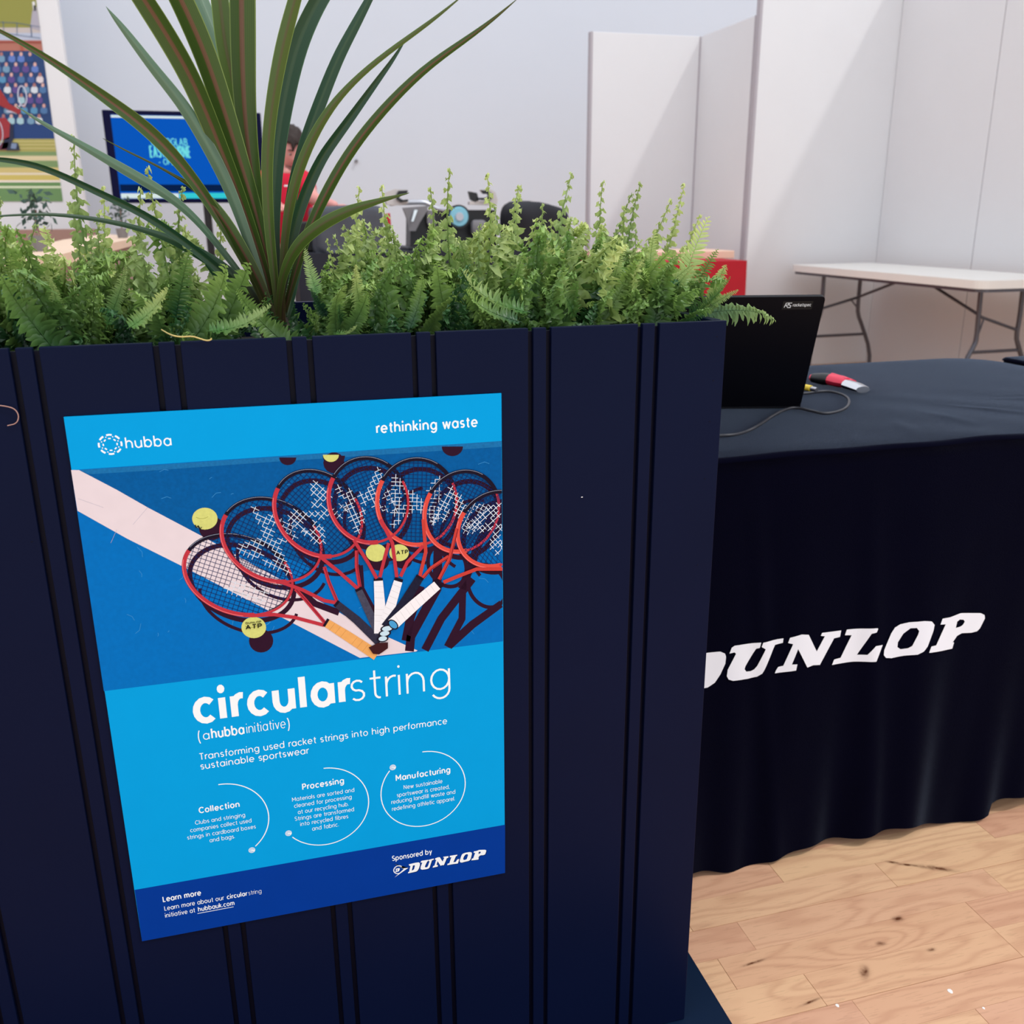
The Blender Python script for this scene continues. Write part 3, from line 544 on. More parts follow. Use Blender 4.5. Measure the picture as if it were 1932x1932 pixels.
# ================================================================= BLACK CLOTHED TABLE
TX0, TX1, TY0, TY1, TZ = .56, 1.765, .290, 1.05, .742
def fold(x, z):
    """how far the hanging front stands out from the table edge"""
    t = max(0, (TZ-z)/TZ)
    f = .011*sin(x*31+.6)+.009*sin(x*17.3+2.2)+.005*sin(x*53+z*4)+.006*sin(x*71+1.1)*t
    f2 = .006*math.exp(-((x-.93-.10*(TZ-z))/.022)**2)+.005*math.exp(-((x-1.12+.02*(TZ-z))/.034)**2)+.006*math.exp(-((x-.72-.12*(TZ-z))/.018)**2)
    return -(f*(.06+.55*t**1.3)+f2*min(1, t*3)*.8-.004+.012*t)
def hem(x): return .016+.010*sin(x*13+1.)+.006*sin(x*29+2)+(.022 if x > 1.262 else 0)
def cloth_table(name, x0, x1, y0, y1, tz, label, m=CLOTH, foldf=fold, hemf=hem, nx=190, nz=46, rnd=.11):
    r = root(name, ((x0+x1)/2, (y0+y1)/2, 0), label, 'table')
    V = []; Fc = []
    # outline of the table, walked round: front, right (rounded corners), back, left
    path = []; R0, R1 = .02, rnd
    def corner(cx, cy, a0, rr, n=8): return [(cx+rr*cos(radians(a0+90*i/n)), cy+rr*sin(radians(a0+90*i/n))) for i in range(n+1)]
    nfx = nx
    path += [(x0+R0+(x1-R1-x0-R0)*i/nfx, y0) for i in range(nfx)]
    path += corner(x1-R1, y0+R1, -90, R1)
    path += [(x1, y0+R1+(y1-y0-2*R1)*i/40) for i in range(1, 40)]
    path += corner(x1-R1, y1-R1, 0, R1)
    path += [(x1-R1-(x1-R1-x0-R0)*i/60, y1) for i in range(1, 60)]
    path += corner(x0+R0, y1-R0, 90, R0); path += [(x0, y1-R0-(y1-y0-2*R0)*i/30) for i in range(1, 30)]; path += corner(x0+R0, y0+R0, 180, R0)[:-1]
    n = len(path); rb = .010
    for j in range(nz+1):
        for i, (x, y) in enumerate(path):
            a = path[i-1]; b = path[(i+1) % n]; tx, ty = b[0]-a[0], b[1]-a[1]; q = math.hypot(tx, ty); ox, oy = ty/q, -tx/q
            if j < 6:
                u = j/6*pi/2; px, py, pz = x-ox*rb*(1-sin(u)), y-oy*rb*(1-sin(u)), tz-rb*(1-cos(u)); wv = 0.0012*sin(x*40+y*33)*(j/6)
                V.append((px+ox*wv, py+oy*wv, pz+.0015*sin(x*26)*sin(x*9+1)*(y < y0+.01)))
            else:
                s_ = x if abs(y-y0) < .001 else x+y*1.7; hz = hemf(s_); z = tz-rb-(tz-rb-hz)*((j-6)/(nz-6)); o = -foldf(s_, z)
                V.append((x+ox*o, y+oy*o, z))
    for j in range(nz):
        for i in range(n): Fc.append((j*n+i, j*n+(i+1) % n, (j+1)*n+(i+1) % n, (j+1)*n+i))
    # the top: rings shrinking inwards with soft creases
    base = 0; cx, cy = (x0+x1)/2, (y0+y1)/2; prev = list(range(n)); 
    for k in range(1, 9):
        s_ = 1-k/8*.96; idx = []
        for i in range(n):
            x, y, z = V[i]; X = cx+(x-cx)*s_; Y = cy+(y-cy)*s_
            idx.append(len(V)); V.append((X, Y, tz+.0013*sin(X*24+Y*11)*sin(Y*17+X*5)+.0022*math.exp(-((Y-(y0+.10)-.35*(X-x0-.5))/.006)**2)*(X-x0 > .33)))
        for i in range(n): Fc.append((prev[(i+1) % n], prev[i], idx[i], idx[(i+1) % n]))
        prev = idx
    Fc.append(tuple(reversed(prev)))
    c = MB().add(V, Fc).build('tablecloth_drape', m, r, smooth=False)
    for p in c.data.polygons: p.use_smooth = True
    MB().box((x0+.03, y0+.045, tz-.045), (x1-.045, y1-.045, tz-.012), bev=.004).build('tabletop', WHITEP, r)
    for lx in (x0+.08, x1-.12):
        for ly in (y0+.08, y1-.08): MB().tube([(lx, ly, tz-.046), (lx, ly, .001)], .012).build('leg', GREYM, r)
    return r
bt = cloth_table('clothed_table', TX0, TX1, TY0, TY1, TZ, 'table under a black cloth with large white lettering beside the planter')
# the white letters printed on the drape: laid on the folds
bmL = bmesh.new()
for v in LET.values():
    loops = [[Vector((p[0], 0, p[1])) for p in L] for L in v]; flatv = [q for L in loops for q in L]; vs = [bmL.verts.new(q) for q in flatv]
    for t in tessellate_polygon(loops):
        try: bmL.faces.new([vs[i] for i in t])
        except ValueError: pass
for _ in range(5):
    es = [e for e in bmL.edges if e.calc_length() > .007]
    if not es: break
    bmesh.ops.subdivide_edges(bmL, edges=es, cuts=1); bmesh.ops.triangulate(bmL, faces=[f for f in bmL.faces if len(f.verts) > 3])
for v in bmL.verts: v.co.y = TY0+fold(v.co.x, v.co.z)-.0022
meL = bpy.data.meshes.new('printed_lettering'); bmL.to_mesh(meL); bmL.free(); meL.transform(Matrix.Translation(-bt.location))
lo = link('printed_lettering', meL, bt, mat('flock_white', (226, 228, 236), .7)); lo['label'] = 'large white slanted capital letters on the cloth front'
cloth_table('clothed_table', 1.835, 2.95, .31, 1.045, .738, 'second black clothed table, its corner just past the first one', nx=60, nz=16)

# laptop
LT = mat('sticker_black', (8, 8, 10), .6)
bl0, br0, tr0 = Vector((.640, .6705, .747)), Vector((.980, .5870, .747)), Vector((.955, .500, .954))
ux = (br0-bl0).normalized(); upv = (tr0-br0); upv = upv-ux*upv.dot(ux)*.0
lp = root('laptop', (br0+bl0)/2+Vector((0, 0, -.004)), 'black laptop open with its lid back towards us on the black cloth', 'laptop')
nrm = ux.cross(upv).normalized()
if nrm.y > 0: nrm = -nrm
tl0 = bl0+upv
def rr_outline(a, b, c, d, r=.008, n=4):
    P = []; Q = [a, b, c, d]
    for i in range(4):
        p, q, s_ = Q[i-1], Q[i], Q[(i+1) % 4]; e1 = (p-q).normalized()*r; e2 = (s_-q).normalized()*r
        P += [q+e1*(1-t)**2+e2*t**2 for t in [k/n for k in range(n+1)]]
    return P
MB().prism(rr_outline(bl0, br0, br0+upv, tl0), -nrm*.007).build('lid', LID, lp)
back = Vector((-ux.y, ux.x, 0)); back = back if back.y > 0 else -back
MB().prism([bl0+Vector((0, 0, -.003)), br0+Vector((0, 0, -.003)), br0+back*.23+Vector((0, 0, -.003)), bl0+back*.23+Vector((0, 0, -.003))], (0, 0, .014)).build('keyboard_base', LID, lp)
MB().tube([bl0+ux*.05+Vector((0, .004, .006)), br0-ux*.05+Vector((0, .004, .006))], .005).build('hinge', BLACK, lp)
def onlid(u, v, lay=0): return tr0-ux*u-upv.normalized()*v+nrm*(.0006+lay*.00012)
MB().prism([onlid(.020, .008), onlid(.072, .008), onlid(.072, .024), onlid(.020, .024)], nrm*.0002).build('sticker', LT, lp)
ik = Ink(lambda x, z, lay: onlid(.072-x, .024-z, 3)); write(ik, [('racketspec', .3)], .018, .049, .0062, .0038, None, 0, PWHITE)
ik.line([(.0035, .004), (.006, .0125), (.010, .0125), (.0105, .009), (.006, .0085), (.010, .004)], .0013, PWHITE, 0); ik.line([(.0160, .0125), (.011, .0125), (.0115, .0088), (.0148, .0075), (.014, .004), (.009, .004)], .0013, PWHITE, 0)
so = ik.build('sticker_lettering', lp)
cab = [UZ(x, y, .7465) for x, y in ((1500, 744), (1530, 741), (1560, 737), (1585, 742), (1600, 750), (1603, 760), (1597, 770), (1580, 777), (1556, 781), (1530, 775), (1500, 768), (1480, 773), (1460, 783), (1440, 797), (1415, 812), (1390, 820), (1362, 822), (1335, 822))]
def smooth(P, it=2):
    P = [Vector(p) for p in P]
    for _ in range(it):
        Q = [P[0]]
        for i in range(len(P)-1): Q += [P[i]*.75+P[i+1]*.25, P[i]*.25+P[i+1]*.75]
        P = Q+[P[-1]]
    return P
tag(own(MB().tube(smooth(cab), .0026, 8).build('cable', mat('cable_grey', (48, 48, 54), .5), None, True)), 'dark charging cable looping over the black cloth in front of laptop', 'cable')
yp = root('plug', UZ(1524, 735, .745), 'small yellow plug with metal tip on the cloth beside laptop', 'plug')
a, b = UZ(1505, 728, .752), UZ(1530, 733, .752); MB().tube([a, b], .0065, 10).build('plug_body', mat('plug_yellow', (226, 196, 60), .5), yp, True)
MB().tube([b, b+(b-a).normalized()*.016], .0048, 8).build('metal_tip', mat('chrome', (200, 200, 205), .25, 1), yp, True)
# utility knife
kn = root('utility_knife', UZ(1580, 725, .745), 'red and black utility knife with metal nose lying on black table', 'knife')
KP = mat('knife_red', (214, 40, 72), .45); ST = MATS['chrome']
a, b, c_, d_ = UZ(1530, 712, .757), UZ(1568, 716, .757), UZ(1606, 724, .757), UZ(1624, 735, .754)
def flatbar(name, pts, wd, ht, m):
    mb = MB(); V = []; Fc = []
    for i, p in enumerate(pts):
        t = (pts[min(i+1, len(pts)-1)]-pts[max(i-1, 0)]).normalized(); n_ = Vector((-t.y, t.x, 0)).normalized(); w_ = wd[i]; h_ = ht[i]
        V += [p+n_*w_*1.3*cos(u)+Vector((0, 0, h_*1.1*sin(u))) for u in [2*pi*k/10 for k in range(10)]]
    for i in range(len(pts)-1):
        for k in range(10): Fc.append((i*10+k, i*10+(k+1) % 10, (i+1)*10+(k+1) % 10, (i+1)*10+k))
    Fc += [tuple(range(10)), tuple(len(pts)*10-10+k for k in range(10))]
    return mb.add(V, Fc).build(name, m, kn, True)
flatbar('handle', [a, a.lerp(b, .4), b, b.lerp(c_, .5), c_], [.008, .012, .013, .015, .012], [.006, .010, .011, .011, .008], KP)
n_ = Vector((.25, -1, 0)).normalized()
flatbar('grip', [a+n_*.004, a.lerp(b, .5)+n_*.006, b+n_*.006+Vector((.005, 0, 0))], [.009, .0125, .012], [.0085, .0115, .0105], BLACK)
flatbar('nose', [c_-Vector((.012, 0, 0)), c_.lerp(d_, .5), d_+Vector((.004, -.002, 0))], [.011, .014, .012], [.0085, .008, .006], ST)
flatbar('lock_lever', [b+Vector((.004, .004, .010)), c_+Vector((-.004, .006, .008))], [.004, .004], [.003, .003], KP)
flatbar('slider', [b.lerp(c_, .25)+n_*.013, b.lerp(c_, .6)+n_*.014], [.004, .004], [.005, .005], BLACK)

# ================================================================= WHITE FOLDING TABLE
wt = root('folding_table', (4.15, 4.25, 0), 'white plastic folding table with grey bent legs by the white partition', 'table')
X0, X1, Ya, Yb, ZT = 3.745, 4.42, 3.30, 5.18, .742
def rrect(x0, x1, y0, y1, r, z, n=6):
    P = []
    for cx, cy, a0 in ((x1-r, y1-r, 0), (x0+r, y1-r, 90), (x0+r, y0+r, 180), (x1-r, y0+r, 270)): P += [Vector((cx+r*cos(radians(a0+90*i/n)), cy+r*sin(radians(a0+90*i/n)), z)) for i in range(n+1)]
    return P
MB().prism(rrect(X0, X1, Ya, Yb, .07, ZT-.044), (0, 0, .044)).build('tabletop', WHITEP, wt)
MB().prism(rrect(X0+.012, X1-.012, Ya+.012, Yb-.012, .065, ZT-.062), (0, 0, .018)).build('underframe', GREYM, wt)
def leg(pts, Y, foot):
    P = [U(x, y, Y) for x, y in pts]; P[0].z = ZT-.05; P = P+[Vector((P[-1].x+foot, Y, .004))]; return MB().tube(smooth(P, 1), .0135, 8).build('leg', GREYM, wt, True)
Yn, Yf = 3.66, 4.88
leg([(1850, 548), (1846, 600), (1842, 640), (1838, 652), (1822, 680)], Yn, -.02); leg([(1929, 548), (1924, 600), (1917, 635), (1921, 652), (1931, 686)], Yn, .02)
leg([(1554, 526), (1551, 570), (1549, 590), (1540, 612), (1530, 660)], Yf, -.01); leg([(1623, 528), (1619, 570), (1618, 592), (1627, 616), (1641, 660)], Yf, .01)
MB().tube([U(1532, 635, Yf), U(1628, 630, Yf)], .010).build('crossbar', GREYM, wt); MB().tube([U(1834, 665, Yn), U(1925, 660, Yn)], .010).build('crossbar', GREYM, wt)
MB().tube([U(1763, 541, 4.05), U(1843, 592, Yn+.02), U(1853, 599, Yn+.02), U(1917, 622, Yn)], .009).build('brace', GREYM, wt)
MB().tube([U(1688, 534, 4.5), U(1618, 561, Yf-.02), U(1606, 565, Yf-.02), U(1551, 582, Yf)], .009).build('brace', GREYM, wt)
MB().tube([U(1606, 566, Yf-.02), U(1617, 580, Yf)], .005).build('catch', GREYM, wt); MB().tube([U(1856, 602, Yn), U(1846, 630, Yn)], .005).build('catch', GREYM, wt)

# ================================================================= RED CLOTHED TABLE with a plywood board
REDC = mat('red_cloth', (168, 6, 30), .85, noise=.15, nscale=6)
rt = root('clothed_table', (2.85, 5.0, 0), 'red clothed table in front of the far white booth', 'table')
RX1, RY0, RY1, RZ = 3.140, 4.70, 5.50, .800
V = []; Fc = []; nn = 60
for j in range(9):
    for i in range(nn+1):
        x = 2.2+(RX1-2.2)*i/nn; t = j/8; V.append((x+.01*t, RY0-.012*t-.02*t*abs(sin(x*17)), RZ-(RZ-.02)*t))
for j in range(8):
    for i in range(nn): Fc.append((j*(nn+1)+i, j*(nn+1)+i+1, (j+1)*(nn+1)+i+1, (j+1)*(nn+1)+i))
MB().add(V, Fc).build('front_drape', REDC, rt, True)
MB().box((2.2, RY0, .02), (RX1, RY1, RZ), bev=.006).build('tablecloth_drape', REDC, rt)
pw = own(MB().box((2.3, 5.02, RZ), (RX1+.08, 5.49, RZ+.05), bev=.004).build('wooden_board', mat('plywood', (228, 190, 168), .6, noise=.05, nscale=4))); tag(pw, 'pale plywood board lying on the red clothed table', 'board')

# ================================================================= SCREEN ON ITS STAND
tv = root('television', (-.3, 6.75, 0), 'flat television on a black floor stand showing a blue picture', 'television')
tx0, tx1, tz0, tz1, ty = -.862, .232, 1.192, 1.822, 6.80
SCR = mat('screen_blue', (0, 96, 210), .5, emit=.72, spec=.04); SCW = mat('screen_white', (226, 244, 242), .3, emit=.8); SCC = mat('screen_cyan', (0, 212, 222), .3, emit=.8); SCD = mat('screen_dark', (0, 40, 96), .5, emit=.5, spec=.04)
DKB = mat('bezel_navy', (2, 3, 48), .4, spec=.1)
MB().box((tx0, ty, tz0), (tx1, ty+.05, tz1), bev=.006).build('casing', DKB, tv)
MB().box((tx0+.055, ty-.002, tz0+.03), (tx1-.075, ty+.004, tz1-.03)).build('screen', SCR, tv)
def tvb(name, a, b, m):
    p, q = U(*a, ty), U(*b, ty); return MB().box((p.x, ty-.004, min(p.z, q.z)), (q.x, ty-.002, max(p.z, q.z))).build(name, m, tv)
tvb('screen_bar', (209, 217), (455, 226), SCW); tvb('screen_bar', (228, 365), (338, 374), SCW); tvb('screen_bar', (338, 364), (462, 374), SCC); tvb('screen_bar', (226, 348), (462, 361), SCD)
ik = Ink(lambda x, z, lay: Vector((x, ty-.0045, z)))
TXT = mat('screen_text', (110, 236, 240), .3, emit=.8)
def tvt(t, a, b, h, wt=.24):
    p, q = U(*a, ty), U(*b, ty); write(ik, [(t, wt)], p.x, q.x, (p.z+q.z)/2, h, None, 0, TXT)
tvt('COEOGLAB', (286, 275), (353, 273), .032); tvt('EASTBOURNE', (284, 297), (359, 296), .052, .3); tvt('- OPEN -', (300, 311), (345, 310), .027)
ik.build('screen_lettering', tv)
a = U(390, 385, 6.86); MB().tube([(a.x, 6.88, 1.3), (a.x, 6.88, .03)], .028, 10).build('pole', BLACK, tv); MB().box((a.x-.28, 6.65, 0), (a.x+.28, 7.1, .03), bev=.01).build('foot_plate', BLACK, tv)
MB().box((a.x-.12, 6.845, 1.3), (a.x+.12, 6.875, 1.6), bev=.004).build('bracket', BLACK, tv)

# ================================================================= MURAL BOARD, far left (flat printed picture of a wheelchair tennis crowd)
mb_ = root('mural_board', (-2.4, 7.3, 0), 'tall white display board printed with a tennis crowd picture', 'display board')
MY = 7.40; mL = -3.6; mr = U(150, 330, MY).x
q = [U(107, 0, MY), U(165, 413, MY)]
MB().box((mL, MY, .0), (q[0].x, MY+.12, 3.4), bev=.004).build('board', WALL, mb_)
def onm(x, y, lay): return U(x, y, MY-.003-lay*.0012)
def mm(rgb): return mat('mural_%d_%d_%d' % rgb, rgb, .6)
rgt = lambda y: 68+(y)*.1335 if y < 400 else 120
mu = Ink(onm); SHL = -60
def band(y0, y1, rgb, l=1): mu.poly([(SHL, y0), (rgt(y0), y0), (rgt(y1), y1), (SHL, y1)], mm(rgb), l)
for y0, y1, c_ in ((-40, 52, (140, 140, 62)), (52, 62, (190, 180, 176)), (62, 76, (178, 186, 204)), (76, 96, (172, 108, 92)), (96, 232, (16, 56, 108)), (232, 262, (10, 56, 116)), (262, 286, (168, 162, 88)), (286, 294, (120, 148, 96)), (294, 303, (214, 200, 160)), (303, 316, (120, 148, 96)), (316, 326, (204, 186, 120)), (326, 330, (226, 214, 190)), (330, 340, (204, 186, 100)), (340, 344, (236, 224, 210)), (344, 351, (100, 142, 84)), (351, 355, (216, 224, 190)), (355, 380, (104, 142, 88))): band(y0, y1, c_)
for y in (267, 273, 280): mu.line([(SHL, y), (rgt(y), y)], 1.6, mm((206, 196, 132)), 2)
mu.poly([(61, 20), (69, 12), (76, 58), (57, 52)], mm((168, 164, 176)), 2)
mu.line([(SHL, 40), (30, 43), (76, 51)], 1, mm((70, 98, 130)), 3); mu.line([(SHL, 53), (76, 72)], 1, mm((70, 98, 130)), 3); mu.line([(32, 43), (32, 65)], 1.2, mm((70, 98, 130)), 3); mu.line([(58, 48), (60, 70)], 1.6, mm((60, 88, 124)), 3); mu.line([(6, 40), (7, 60)], 1.2, mm((70, 98, 130)), 3)
mu.line([(SHL, 80), (30, 79), (78, 80)], 3, mm((150, 64, 52)), 3); mu.line([(40, 80), (42, 96)], 6, mm((168, 84, 62)), 3); mu.line([(63, 3), (65, 18)], 5, mm((220, 220, 220)), 3); mu.line([(65, 10), (66, 20)], 4, mm((36, 44, 40)), 4)
CC = [(70, 112, 160), (206, 214, 222), (60, 90, 150), (16, 60, 120), (110, 150, 180), (160, 196, 206), (86, 66, 136), (90, 120, 190), (216, 206, 210), (80, 140, 180)]
rc = random.Random(3)
for r_ in range(7):
    yy = 99+r_*19.5
    for k in range(9):
        xx = -48+k*17.5+(r_ % 2)*8+rc.uniform(-2, 2)
        if xx > rgt(yy)-7: continue
        sk = rc.choice([(206, 156, 148), (168, 112, 108), (214, 170, 162)])
        mu.poly([(xx-6.5, yy+16), (xx-6.5, yy+9), (xx-3, yy+5), (xx+3, yy+5), (xx+6.5, yy+9), (xx+6.5, yy+17), (xx, yy+19)], mm(rc.choice(CC)), 3+r_*.2); mu.disc((xx, yy+3), 3, mm(sk), 4+r_*.2, 9, 4)
mu.line(ell((42, 181), 19, 8, 84, 28), 2, mm((206, 208, 226)), 7); mu.line([(38, 198), (30, 212), (12, 210)], 3, mm((196, 196, 216)), 7)
mu.poly([(-40, 150), (0, 168), (18, 196), (40, 208), (36, 216), (14, 206), (-6, 196), (-40, 190)], mm((150, 34, 40)), 8); mu.poly([(-40, 225), (10, 222), (19, 232), (17, 262), (-40, 270)], mm((150, 36, 46)), 8)
mu.poly([(19, 232), (25, 236), (26, 262), (14, 280), (2, 282), (8, 262), (18, 258)], mm((14, 26, 60)), 8); mu.line(ell((-8, 250), 26, 13, 84, 24), 1.6, mm((196, 206, 222)), 9)
mu.poly([(18, 268), (34, 270), (38, 284), (12, 284)], mm((28, 38, 62)), 9); mu.poly([(22, 270), (32, 271), (30, 281), (20, 280)], mm((120, 140, 172)), 10); mu.poly([(-2, 270), (16, 268), (16, 283), (-4, 283)], mm((96, 36, 60)), 8)
mu.build('printed_picture', mb_)

# ================================================================= WOODEN COUNTER with small plants, far left
BIR = mat('birch_top', (226, 196, 170), .5, noise=.05, nscale=3); BRN = mat('brown_edge', (150, 118, 108), .6)
wc = root('wooden_counter', (-1.1, 5.4, 0), 'pale birch counter with a brown edge behind the ferns', 'counter')
zc = .985
Q = [UZ(-60, 506, zc), UZ(90, 486, zc), UZ(172, 466, zc), UZ(262, 448, zc), UZ(200, 441, zc), UZ(120, 452, zc), UZ(60, 466, zc), UZ(-60, 476, zc)]
MB().prism(Q, (0, 0, -.035)).build('worktop', BIR, wc); MB().prism([(p.x*.96+wc.location.x*.04, p.y, zc-.036) for p in Q], (0, 0, -(zc-.036))).build('cabinet_front', BRN, wc)
rl = MB().box((U(-80, 436, 6.9).x, 6.9, 0), (U(178, 436, 6.9).x, 7.0, U(60, 433, 6.9).z), bev=.004).build('low_barrier', BRN); tag(own(rl), 'low brown barrier under the mural board', 'barrier')
TW = mat('twig_leaf', (58, 84, 74), .7)
for k, (px_, py_, yy, h_, lb) in enumerate(((76, 474, 5.6, .25, 'small dark potted shrub on the counter below the mural board'), (232, 449, 5.6, .19, 'small dark potted shrub below the television'))):
    b_ = UZ(px_, py_, zc); h_ = (py_-(393 if k == 0 else 392))/F*(b_-CAM).length; t_ = root('potted_shrub', b_, lb, 'plant', 'small dark shrubs on the counter')
    MB().tube([b_, b_+Vector((0, 0, .05))], [.025, .032], 12).build('pot', mat('pot_grey', (120, 116, 116), .6), t_, True)
    fol = MB(); rk = random.Random(k)
    for i in range(90):
        c_ = b_+Vector((rk.gauss(0, .024), rk.gauss(0, .024), .07+rk.random()*h_*.75)); d1 = Vector((rk.gauss(0, 1), rk.gauss(0, 1), rk.gauss(0, 1))).normalized()*.016; d2 = Vector((rk.gauss(0, 1), rk.gauss(0, 1), rk.gauss(0, 1))).normalized()*.008
        fol.add([c_-d1, c_+d2, c_+d1, c_-d2], [(0, 1, 2, 3)])
    tag(fol.build('foliage', TW, t_), kind='stuff'); MB().tube([b_+Vector((0, 0, .04)), b_+Vector((.004, 0, h_*.8))], .004, 6).build('stem', BRN, t_)

# ================================================================= STRINGING CORNER behind the ferns
DG = mat('dark_grey_cover', (66, 70, 80), .7, noise=.25, nscale=3, bump=.3, bscale=20)
NV = mat('navy_black_skirt', (20, 24, 38), .85, noise=.15, nscale=5)
sk = root('clothed_counter', (1.1, 4.75, 0), 'high counter under a dark cloth holding the stringing machine', 'table')
V = []; Fc = []; nn = 90
P0, P1 = U(560, 470, 4.42).x, U(1085, 470, 4.42).x; zt = .90
for j in range(7):
    for i in range(nn+1):
        x = P0+(P1-P0)*i/nn; t = j/6; V.append((x, 4.42-.02*t-.03*t*sin(x*22), zt-(zt-.03)*t))
for j in range(6):
    for i in range(nn): Fc.append((j*(nn+1)+i, j*(nn+1)+i+1, (j+1)*(nn+1)+i+1, (j+1)*(nn+1)+i))
MB().add(V, Fc).build('front_drape', NV, sk, True); MB().box((P0, 4.43, .03), (P1, 5.0, zt), bev=.01).build('counter_body', NV, sk)
def lump(name, xs, zt_, y0, y1, m, label, cat, zb=zt, crv=.03, ex=4):
    """a covered thing: rounded box swelling over what it hides"""
    bm = bmesh.new(); bmesh.ops.create_cube(bm, size=1); bmesh.ops.subdivide_edges(bm, edges=bm.edges[:], cuts=7, use_grid_fill=True)
    for v in bm.verts:
        c = v.co.copy(); s = (abs(c.x*2)**ex+abs(c.y*2)**ex+abs(c.z*2 if c.z > 0 else 0)**ex)**(1/ex); s = max(s, .5); c = c/s if s > 0 else c
        X = (xs[0]+xs[1])/2+c.x*(xs[1]-xs[0]); Yv = (y0+y1)/2+c.y*(y1-y0); f = c.z+.5
        Z = zb+f*(zt_-zb)+(crv*sin(X*9+1)*.3+crv*.25*sin(X*23+Yv*14))*f; v.co = (X, Yv+.006*sin(X*31+Z*17), max(Z, zb))
    me = bpy.data.meshes.new(name); bm.to_mesh(me); bm.free(); o = link(name, me, None, m, True)
    own(o); return tag(o, label, cat)
lump('draped_cover', (U(588, 400, 4.5).x, U(722, 400, 4.5).x), U(660, 388, 4.5).z, 4.45, 4.85, DG, 'dark grey cover draped over a machine beside the person', 'cover', crv=.015, ex=12)
lump('black_bag', (U(950, 400, 4.62).x, U(1066, 400, 4.62).x), U(1000, 382, 4.62).z, 4.45, 4.8, mat('bag_black', (12, 13, 24), .8), 'black fabric bag standing right of the stringing machine', 'bag', crv=.04)
sm = root('stringing_machine', (U(830, 440, 4.7).x, 4.7, zt), 'white and black racket stringing machine on the dark counter', 'machine')
YM = 4.70; SIL = mat('silver_arm', (186, 188, 196), .35, .4); GRY = mat('machine_grey', (120, 118, 122), .5); BEI = mat('machine_beige', (196, 190, 188), .5)
def sx(pts, m, name, th=.04, Y=YM): return MB().prism([U(x, y, Y) for x, y in pts], (0, th, 0)).build(name, m, sm)
sx([(775, 404), (788, 398), (812, 400), (832, 396), (934, 396), (938, 462), (930, 468), (774, 468)], BLACK, 'machine_body', .16, 4.70)
MB().tube(smooth([U(735, 384, YM), U(762, 382, YM), U(800, 381, YM), U(812, 386, YM), U(822, 393, YM), U(838, 396, YM)], 1), .014, 8).build('arm', SIL, sm, True)
sx([(726, 372), (730, 362), (744, 357), (768, 358), (770, 365), (757, 368), (753, 373), (760, 378), (770, 377), (770, 384), (748, 388), (730, 386)], BEI, 'clamp', .05, 4.66)
sx([(752, 360), (770, 359), (768, 366), (757, 368), (753, 373), (760, 377), (770, 376), (770, 380), (756, 382), (748, 376), (748, 367)], BLACK, 'clamp_jaw', .01, 4.645)
sx([(908, 358), (926, 357), (935, 363), (939, 378), (937, 388), (886, 386), (886, 380), (920, 379), (928, 374), (928, 368), (922, 364), (912, 364)], BEI, 'clamp', .05, 4.66)
sx([(908, 359), (918, 359), (927, 364), (930, 371), (926, 377), (910, 378), (900, 376), (902, 373), (916, 373), (921, 370), (919, 366), (911, 366)], BLACK, 'clamp_jaw', .01, 4.645)
sx([(884, 361), (900, 364), (904, 378), (896, 382), (888, 376)], BLACK, 'clamp_jaw', .03, 4.66)
MB().tube([U(811, 369, YM), U(812, 382, YM)], .006, 6).build('pin', BLACK, sm)
sx([(760, 392), (808, 388), (806, 398), (792, 420), (784, 436), (772, 436), (768, 412)], GRY, 'bracket', .03, 4.64)
sx([(782, 396), (788, 396), (780, 418), (776, 418)], mat('bright_steel', (226, 236, 240), .2, .5), 'bracket_blade', .01, 4.62)
sx([(806, 396), (818, 398), (822, 426), (812, 432), (806, 420)], GRY, 'bracket', .03, 4.66)
sx([(726, 404), (736, 402), (738, 428), (732, 434), (726, 424)], mat('machine_red', (196, 14, 40), .4), 'red_knob', .03, 4.60)
cdl = U(866, 409, 4.64); du = (U(884, 409, 4.64)-cdl).length
dial = MB(); dial.tube([cdl+Vector((0, .04, 0)), cdl], du*1.18, 24); dial.build('dial_housing', BLACK, sm, True)
MB().tube([cdl, cdl+Vector((0, -.012, 0))], [du, du*.9], 24).build('dial', mat('dial_blue', (128, 190, 210), .25), sm, True)
MB().tube([cdl+Vector((0, -.012, 0)), cdl+Vector((0, -.02, 0))], [du*.45, du*.4], 20).build('dial_hub', SIL, sm, True)
cpd = U(903, 430, 4.63); MB().box((cpd.x-.045, 4.60, cpd.z-.045), (cpd.x+.045, 4.66, cpd.z+.045), bev=.022).build('pad', GRY, sm, True)
MB().box((sm.location.x-.2, 4.62, zt-.001), (sm.location.x+.22, 4.95, zt+.02), bev=.006).build('machine_base', BLACK, sm)
d2 = own(MB().box((U(556, 420, 4.7).x, 4.62, zt), (U(590, 420, 4.7).x, 4.9, U(570, 418, 4.7).z), bev=.01).build('equipment_case', BLACK)); tag(d2, 'small black equipment case left of the grey cover', 'case')
spk = MB().tube([U(672, 304, 8.2), U(672, 304, 8.2)+Vector((0, -.03, 0))], .014, 10).build('wall_hook', GRY); tag(own(spk), 'small grey hook on the bare white wall', 'hook')

